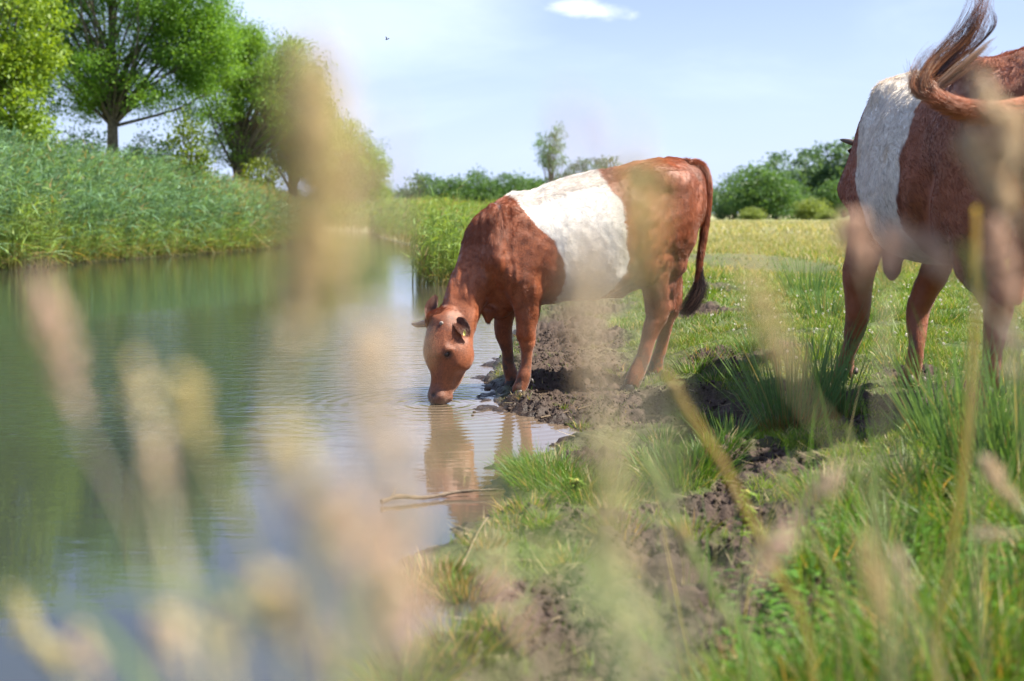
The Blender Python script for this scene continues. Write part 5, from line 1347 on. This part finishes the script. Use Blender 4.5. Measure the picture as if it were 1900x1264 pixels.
FG = [
 ('tall beige plume blurred high over the river left of the middle', (602, 120), (588, 600), 0.33, 25, 1.7, BE),
 ('second plume beside the tall beige one, lower and paler', (560, 440), (540, 660), 0.36, 16, 1.4, PA),
 ('faint plume touching the crown edge above the tall beige plume', (575, 60), (600, 250), 0.3, 9, 0.8, PA),
 ('pinkish brown plume leaning over the water at the far left', (92, 515), (142, 775), 0.45, 15, 1.6, PK),
 ('short yellow oval seed head over the dark tree reflection', (340, 700), (374, 832), .45, 15, 1.15, YE),
 ('slanting brownish seed head left of the yellow oval one', (232, 680), (292, 905), 0.42, 11, 1.2, BE),
 ('thin seed head tip at the lower end of the slanting brownish one', (270, 830), (310, 960), .40, 7, .5, PK),
 ('small faint seed head over the rippled water', (500, 668), (520, 735), 0.33, 13, 1.3, YE),
 ('large pale veil left of the drinking calf muzzle', (690, 600), (705, 880), 0.28, 18, 1.8, PA),
 ('pale pink veil high in the sky left of the middle', (715, 190), (700, 480), .26, 7, .35, LV),
 ('peach coloured blurred head in the lower water', (530, 800), (548, 925), 0.34, 17, 1.6, BE),
 ('grey green plume in the lower left corner', (18, 1100), (125, 1262), 0.55, 15, 1.2, GR),
 ('round whitish head near the bottom left of the water', (285, 1180), (335, 1225), 0.4, 15, 1.6, PA),
 ('cream head low in the water, right of the round whitish one', (500, 1080), (545, 1190), 0.36, 19, 1.6, BE),
 ('wide pinkish lavender plume slanting to the shore', (640, 950), (775, 1180), 0.32, 23, 1.4, PK),
 ('pale head above the wide pinkish plume', (600, 900), (650, 1010), 0.3, 17, 1.6, PA),
 ('bottom edge plume below the cream head', (600, 1170), (640, 1270), 0.36, 14, 1, LV),
 ('creamy plume in front of the calf belly and hind leg gap', (1072, 455), (1102, 790), 0.38, 14, 1.5, PA),
 ('greenish upright plume below the calf reaching the bottom', (1112, 760), (1150, 1210), 0.42, 15, 1.4, GR),
 ('faint lavender tip in the sky over the calf back', (1062, 180), (1078, 345), .29, 8, .5, LV),
 ('tiny faint tip over the white belt, right of the lavender tip', (1148, 235), (1162, 330), .28, 6, .45, LV),
 ('yellow beige plume in front of the calf flank', (1172, 300), (1198, 530), 0.4, 15, 1.6, YE),
 ('pinkish head over the big cow foreleg, leftmost of the row', (1575, 405), (1600, 510), 0.75, 24, 1.7, PK),
 ('pinkish head over the big cow belly, middle of the row', (1668, 430), (1650, 520), 0.75, 26, 1.7, PK),
 ('pinkish head over the big cow flank, right of the row', (1725, 440), (1765, 520), 0.75, 22, 1.7, PK),
 ('small head high over the big cow rump', (1835, 140), (1852, 240), 0.75, 17, 1.7, PA),
 ('big smooth head on the big cow thigh just under the tail', (1872, 205), (1858, 335), 0.75, 24, 1.7, PA),
 ('long head crossing the big cow thigh to the right', (1808, 250), (1880, 400), 0.75, 27, 1.7, PA),
 ('lowest head on the big cow thigh above the hock', (1840, 410), (1880, 590), 0.75, 22, 1.1, PK),
 ('head in front of the big cow hind cannon', (1850, 600), (1880, 720), 0.75, 18, 0.6, LV),
 ('warm beige plume slanting over the meadow left of the big cow', (1380, 495), (1468, 700), .50, 15, 1.0, BE),
 ('pink head leaning right over the dark mud mound', (1552, 872), (1475, 965), 0.72, 14, 1.5, PK),
 ('dusky pink head below the one on the mud mound', (1480, 985), (1395, 1085), 0.66, 14, 1.4, PK),
 ('peach plume low right of the middle', (1588, 985), (1640, 1165), 0.7, 17, 1.2, BE),
 ('feathery head at the right edge above the deep grass', (1822, 850), (1890, 945), 1.05, 22, 0.9, PA),
 ('lying feathery head near the right edge', (1795, 985), (1880, 992), 1.05, 15, 1.2, PA),
 ('dull pink plume on the muddy shore near the bottom', (900, 1060), (985, 1200), 0.45, 13, 1, PK),

 ('small cream tip near the bottom left corner', (150, 1175), (175, 1262), .45, 12, 1.2, PA),
 ('cream tip between the two lowest left heads', (400, 1150), (425, 1245), .42, 12, 1.1, BE),
 ('lavender veil at the bottom below the wide pinkish plume', (690, 1110), (725, 1264), 0.33, 19, 1.4, LV),
 ('pale thin plume crossing the tip of the branch in the water', (740, 850), (758, 1010), 0.33, 12, 1.2, PA),
 ('small pale head over the grassy spit', (905, 985), (928, 1085), .45, 10, .8, PA),
 ('sandy plume low between the bank tufts', (1175, 1120), (1200, 1262), .50, 12, 1.0, BE),
 ('cream head low between the peach plume and the straw yellow stalk', (1672, 1035), (1690, 1120), .80, 13, 1.0, PA),
 ('amber head over the near muddy shore', (1015, 1010), (990, 1110), .50, 10, .7, YE)]
for i, (lb_, tp_, bs_, Y, wm, dn, cl_) in enumerate(FG):
    dx = -.06 if bs_[0] < 300 else .03
    flowering(lb_, tp_, bs_, Y, wm, dn, cl_, 900 + i, rootd=(max(dx, -.55 - at(*bs_, Y)[0]), .02))

# stout reed stalks about a metre ahead
def stalk(label, pts, Y, w_mm, cols, seed, nodes=()):
    P = [at(x, y, Y + k * .02) for k, (x, y) in enumerate(pts)]
    e = P[-1]; rx, ry = e[0] + .04, e[1] + .03; gz = float(ground_z(np.array([rx]), np.array([ry]))[0])
    P.append((e + np.array([rx, ry, gz])) / 2 + np.array([.01, 0, 0])); P.append(np.array([rx, ry, gz]))
    ro = empty('reed_stalk', P[-1], label, 'grass stalk', 'stout stalks ahead of the camera')
    S_ = curve_pts(P, 40); A = Acc(); t = np.linspace(0, 1, 40)
    A.tube(S_, w_mm / 2000 * (.55 + .45 * t ** .5), cols[0], 8, cols[1]); A.build('stem', m_grass, ro)
    for nx, ny in nodes:
        q = at(nx, ny, Y + .02); j = np.argmin(np.linalg.norm(S_ - q, axis=1))
        blob(ro, 'node', S_[j], (w_mm / 1000 * 1.0, w_mm / 1000 * .65, w_mm / 1000 * .65), S_[min(j + 1, 39)] - S_[j - 1], (.36, .24, .09), m_dry)
    rr = np.random.default_rng(seed); A = Acc(); q = S_[18]; d = unit(np.array([rr.normal(), .4, .8]))
    A.ribbons(q[None], d[None], .22, .007, np.array([[d[0] * .6, .2, -.6]]), np.array([[.3, -1, .2]]), np.array([.14, .22, .05]), np.array([.2, .26, .08]), 6); A.build('leaf', m_grass, ro)
stalk('green stalk with an orange node slanting over the mud to the bottom', [(1198, 850), (1268, 985), (1330, 1110), (1400, 1250)], 1.02, 8.5, ((.34, .42, .17), (.24, .33, .11)), 1, [(1268, 985)])
stalk('mottled yellow brown stalk starting at the calf hind feet', [(1238, 690), (1290, 780), (1350, 880), (1440, 1060), (1500, 1200)], 1.05, 7, ((.50, .36, .12), (.36, .36, .10)), 2, [(1244, 700), (1345, 870)])
stalk('straight straw yellow stalk rising before the big cow hind leg', [(1812, 385), (1808, 600), (1790, 850), (1760, 1060), (1735, 1250)], 1.15, 8, ((.66, .52, .22), (.42, .42, .12)), 3)
stalk('thin pale stalk between the pink heads, lower right', [(1445, 880), (1500, 985), (1560, 1110), (1590, 1240)], 1.4, 5.5, ((.45, .42, .25), (.25, .30, .10)), 4)
stalk('dull green stalk left of the straw yellow one', [(1575, 790), (1600, 900), (1640, 1050), (1650, 1240)], 1.5, 6, ((.26, .30, .14), (.20, .26, .08)), 5)
# slender living blades between the camera and the big cow
for i, (x0, y0, x1, y1, Y, lb_) in enumerate([(1690, 560, 1790, 900, 2.9, 'long arching blade in front of the big cow middle foreleg'), (1655, 590, 1700, 830, 3.0, 'pale arching blade between the big cow forelegs'), (1500, 640, 1560, 1000, 2.6, 'blade beside the largest rush clump'),
        (1640, 760, 1630, 1180, 2.0, 'tall green blade low right of the middle'), (1700, 840, 1720, 1200, 1.9, 'tall green blade left of the straw yellow stalk'), (1540, 900, 1570, 1220, 1.9, 'leaning green blade behind the peach plume'), (1885, 560, 1870, 980, 2.4, 'upright blade at the right edge'), (1770, 700, 1800, 1100, 2.2, 'upright blade crossing the straw yellow stalk')]):
    tpt, bpt = at(x0, y0, Y), at(x1, y1, Y + .1); g = float(ground_z(bpt[:1], bpt[1:2])[0]); rt = np.array([bpt[0] + .02, bpt[1], g])
    S_ = curve_pts([rt, bpt, (tpt + bpt) / 2 + np.array([.012 * (-1) ** i, 0, .01]), tpt], 14)
    T = unit(np.gradient(S_, axis=0)); sd_ = unit(np.cross(T, [.2, 1, 0])); wv = .0065 * (1 - .93 * np.linspace(0, 1, 14) ** 1.8)
    V = np.stack([S_ - sd_ * wv[:, None] / 2, S_ + np.cross(T, sd_) * wv[:, None] * .15, S_ + sd_ * wv[:, None] / 2], 1).reshape(-1, 3)
    A = Acc(); A.add(V, [[a * 3 + j, a * 3 + j + 1, a * 3 + 4 + j, a * 3 + 3 + j] for a in range(13) for j in (0, 1)], (.10, .19, .06))
    o = A.build('grass_blade', m_grass); tag(o, lb_, 'grass blade', 'single long blades ahead of the big cow'); o['kind'] = 'thing'

# ------------------------------------------------------------------ small things: driftwood, weed, insect
m_wood = pmat('weathered wood', .85, .2, var=.35, vscale=40, bump=.6, bscale=80)
def stick(label, pts, r0, r1, col, name='driftwood_branch', twigs=()):
    A = Acc(); P = curve_pts(pts, 30); rr = np.random.default_rng(len(label)); rad = np.linspace(r0, r1, 30) * (1 + .18 * rr.normal(size=30)).clip(.6, 1.5)
    A.tube(P, rad, col, 8)
    for a, b, c in twigs: A.tube(curve_pts([a, b], 5), np.linspace(c, c * .3, 5), col, 5)
    return tag(A.build(name, m_wood), label, 'branch')
z_ = np.array([0, 0, .012])
stick('pale grey branch lying in the shallow water, pointing at the river', [on_z(708, 938) + z_, on_z(740, 932) + z_ * 1.6, on_z(790, 930) + z_, on_z(850, 922) + z_ * 1.4, on_z(925, 920) + z_ * 1.8], .009, .004, (.15, .115, .085), twigs=[(on_z(722, 936) + z_, on_z(735, 926) + z_ * 3, .005)])
stick('thin stick at the edge of the inlet under the calf', [on_z(1003, 780) + z_, on_z(1040, 777) + z_ * 2, on_z(1098, 771) + z_ * 4], .005, .003, (.16, .12, .08))
stick('short broken stalk leaning out of the water left of the grassy spit', [on_z(712, 1068) - z_, on_z(695, 1030) + z_ * 5], .004, .003, (.14, .11, .07))
stick('straw lying across the grassy spit', [on_z(850, 1078) + z_, on_z(885, 1030) + z_ * 5, on_z(905, 1005) + z_ * 6], .0025, .002, (.2, .16, .10))
def weed(label, p, h, seed):
    rr = np.random.default_rng(seed); p = np.array([p[0], p[1], float(ground_z(p[:1], p[1:2])[0])]); ro = empty('buttercup', p, label, 'weed')
    S_ = curve_pts([p, p + [.01, 0, h * .5], p + [.015, -.01, h]], 10); A = Acc(); A.tube(S_, np.linspace(.0025, .0012, 10), (.15, .22, .05), 6); A.build('stem', m_grass, ro)
    A = Acc(); n = 60; k = rr.integers(3, 10, n); d = hdir(rr, n); d[:, 2] = rr.uniform(-.2, .8, n); d = unit(d); c = np.array([.20, .30, .04]) * rr.uniform(.7, 1.2, (n, 1))
    A.ribbons(S_[k], d, rr.uniform(.015, .045, n), rr.uniform(.008, .016, n), np.tile([0, 0, -.3], (n, 1)), np.cross(d, [0, 0, 1.]), c, c, 4, np.array([.3, .8, 1, .7, .15])); A.build('leaf', m_grass, ro)
    A = Acc(); n = 40; d = unit(rr.normal(size=(n, 3)) + [0, 0, .5]); A.lumps(S_[-1] + d * .007, d, .009, .004, np.array([.50, .48, .14])); A.build('flower', m_dry, ro)
weed('small yellow green flowering weed standing on the mud mound', on_z(1372, 985, .10), .17, 3)
weed('second little weed among the clods right of the shore', on_z(1060, 905, .06), .06, 5)
# mud crumbs in the shallows
for i, (px, py, s_, lb_) in enumerate([(905, 722, .030, 'mud lump in the shallows near the calf forefoot'), (893, 760, .014, 'small crumb of mud floating off the shore'), (880, 765, .012, 'tiny mud crumb left of the small crumb'), (877, 771, .010, 'speck of mud nearest the drinking muzzle')]):
    c_ = on_z(px, py); o = blob(None, 'mud_lump', (c_[0], c_[1], .002), (s_ * .35, s_, s_ * .7), (0, 0, 1), (.085, .06, .045), m_ground if False else m_wood); tag(o, lb_, 'mud lump', 'lumps of mud in the shallows')
# a fly high over the river
A = Acc(); c_ = at(718, 73, 9.0)
A.lumps(np.array([c_, c_ + [.012, 0, .004]]), unit(np.array([[1, 0, .3], [1, 0, .3]])), np.array([.026, .012]), np.array([.010, .009]), np.array([.02, .02, .02]))
A.ribbons(np.array([c_, c_]), unit(np.array([[-.3, .6, .8], [-.3, -.6, .8]])), .022, .009, np.zeros((2, 3)), np.array([[1., 0, 0], [1, 0, 0]]), np.array([.2, .2, .2]), np.array([.2, .2, .2]), 2, np.array([.4, 1, .5]))
tag(A.build('fly', m_eye), 'tiny dark fly in the sky above the river', 'insect')
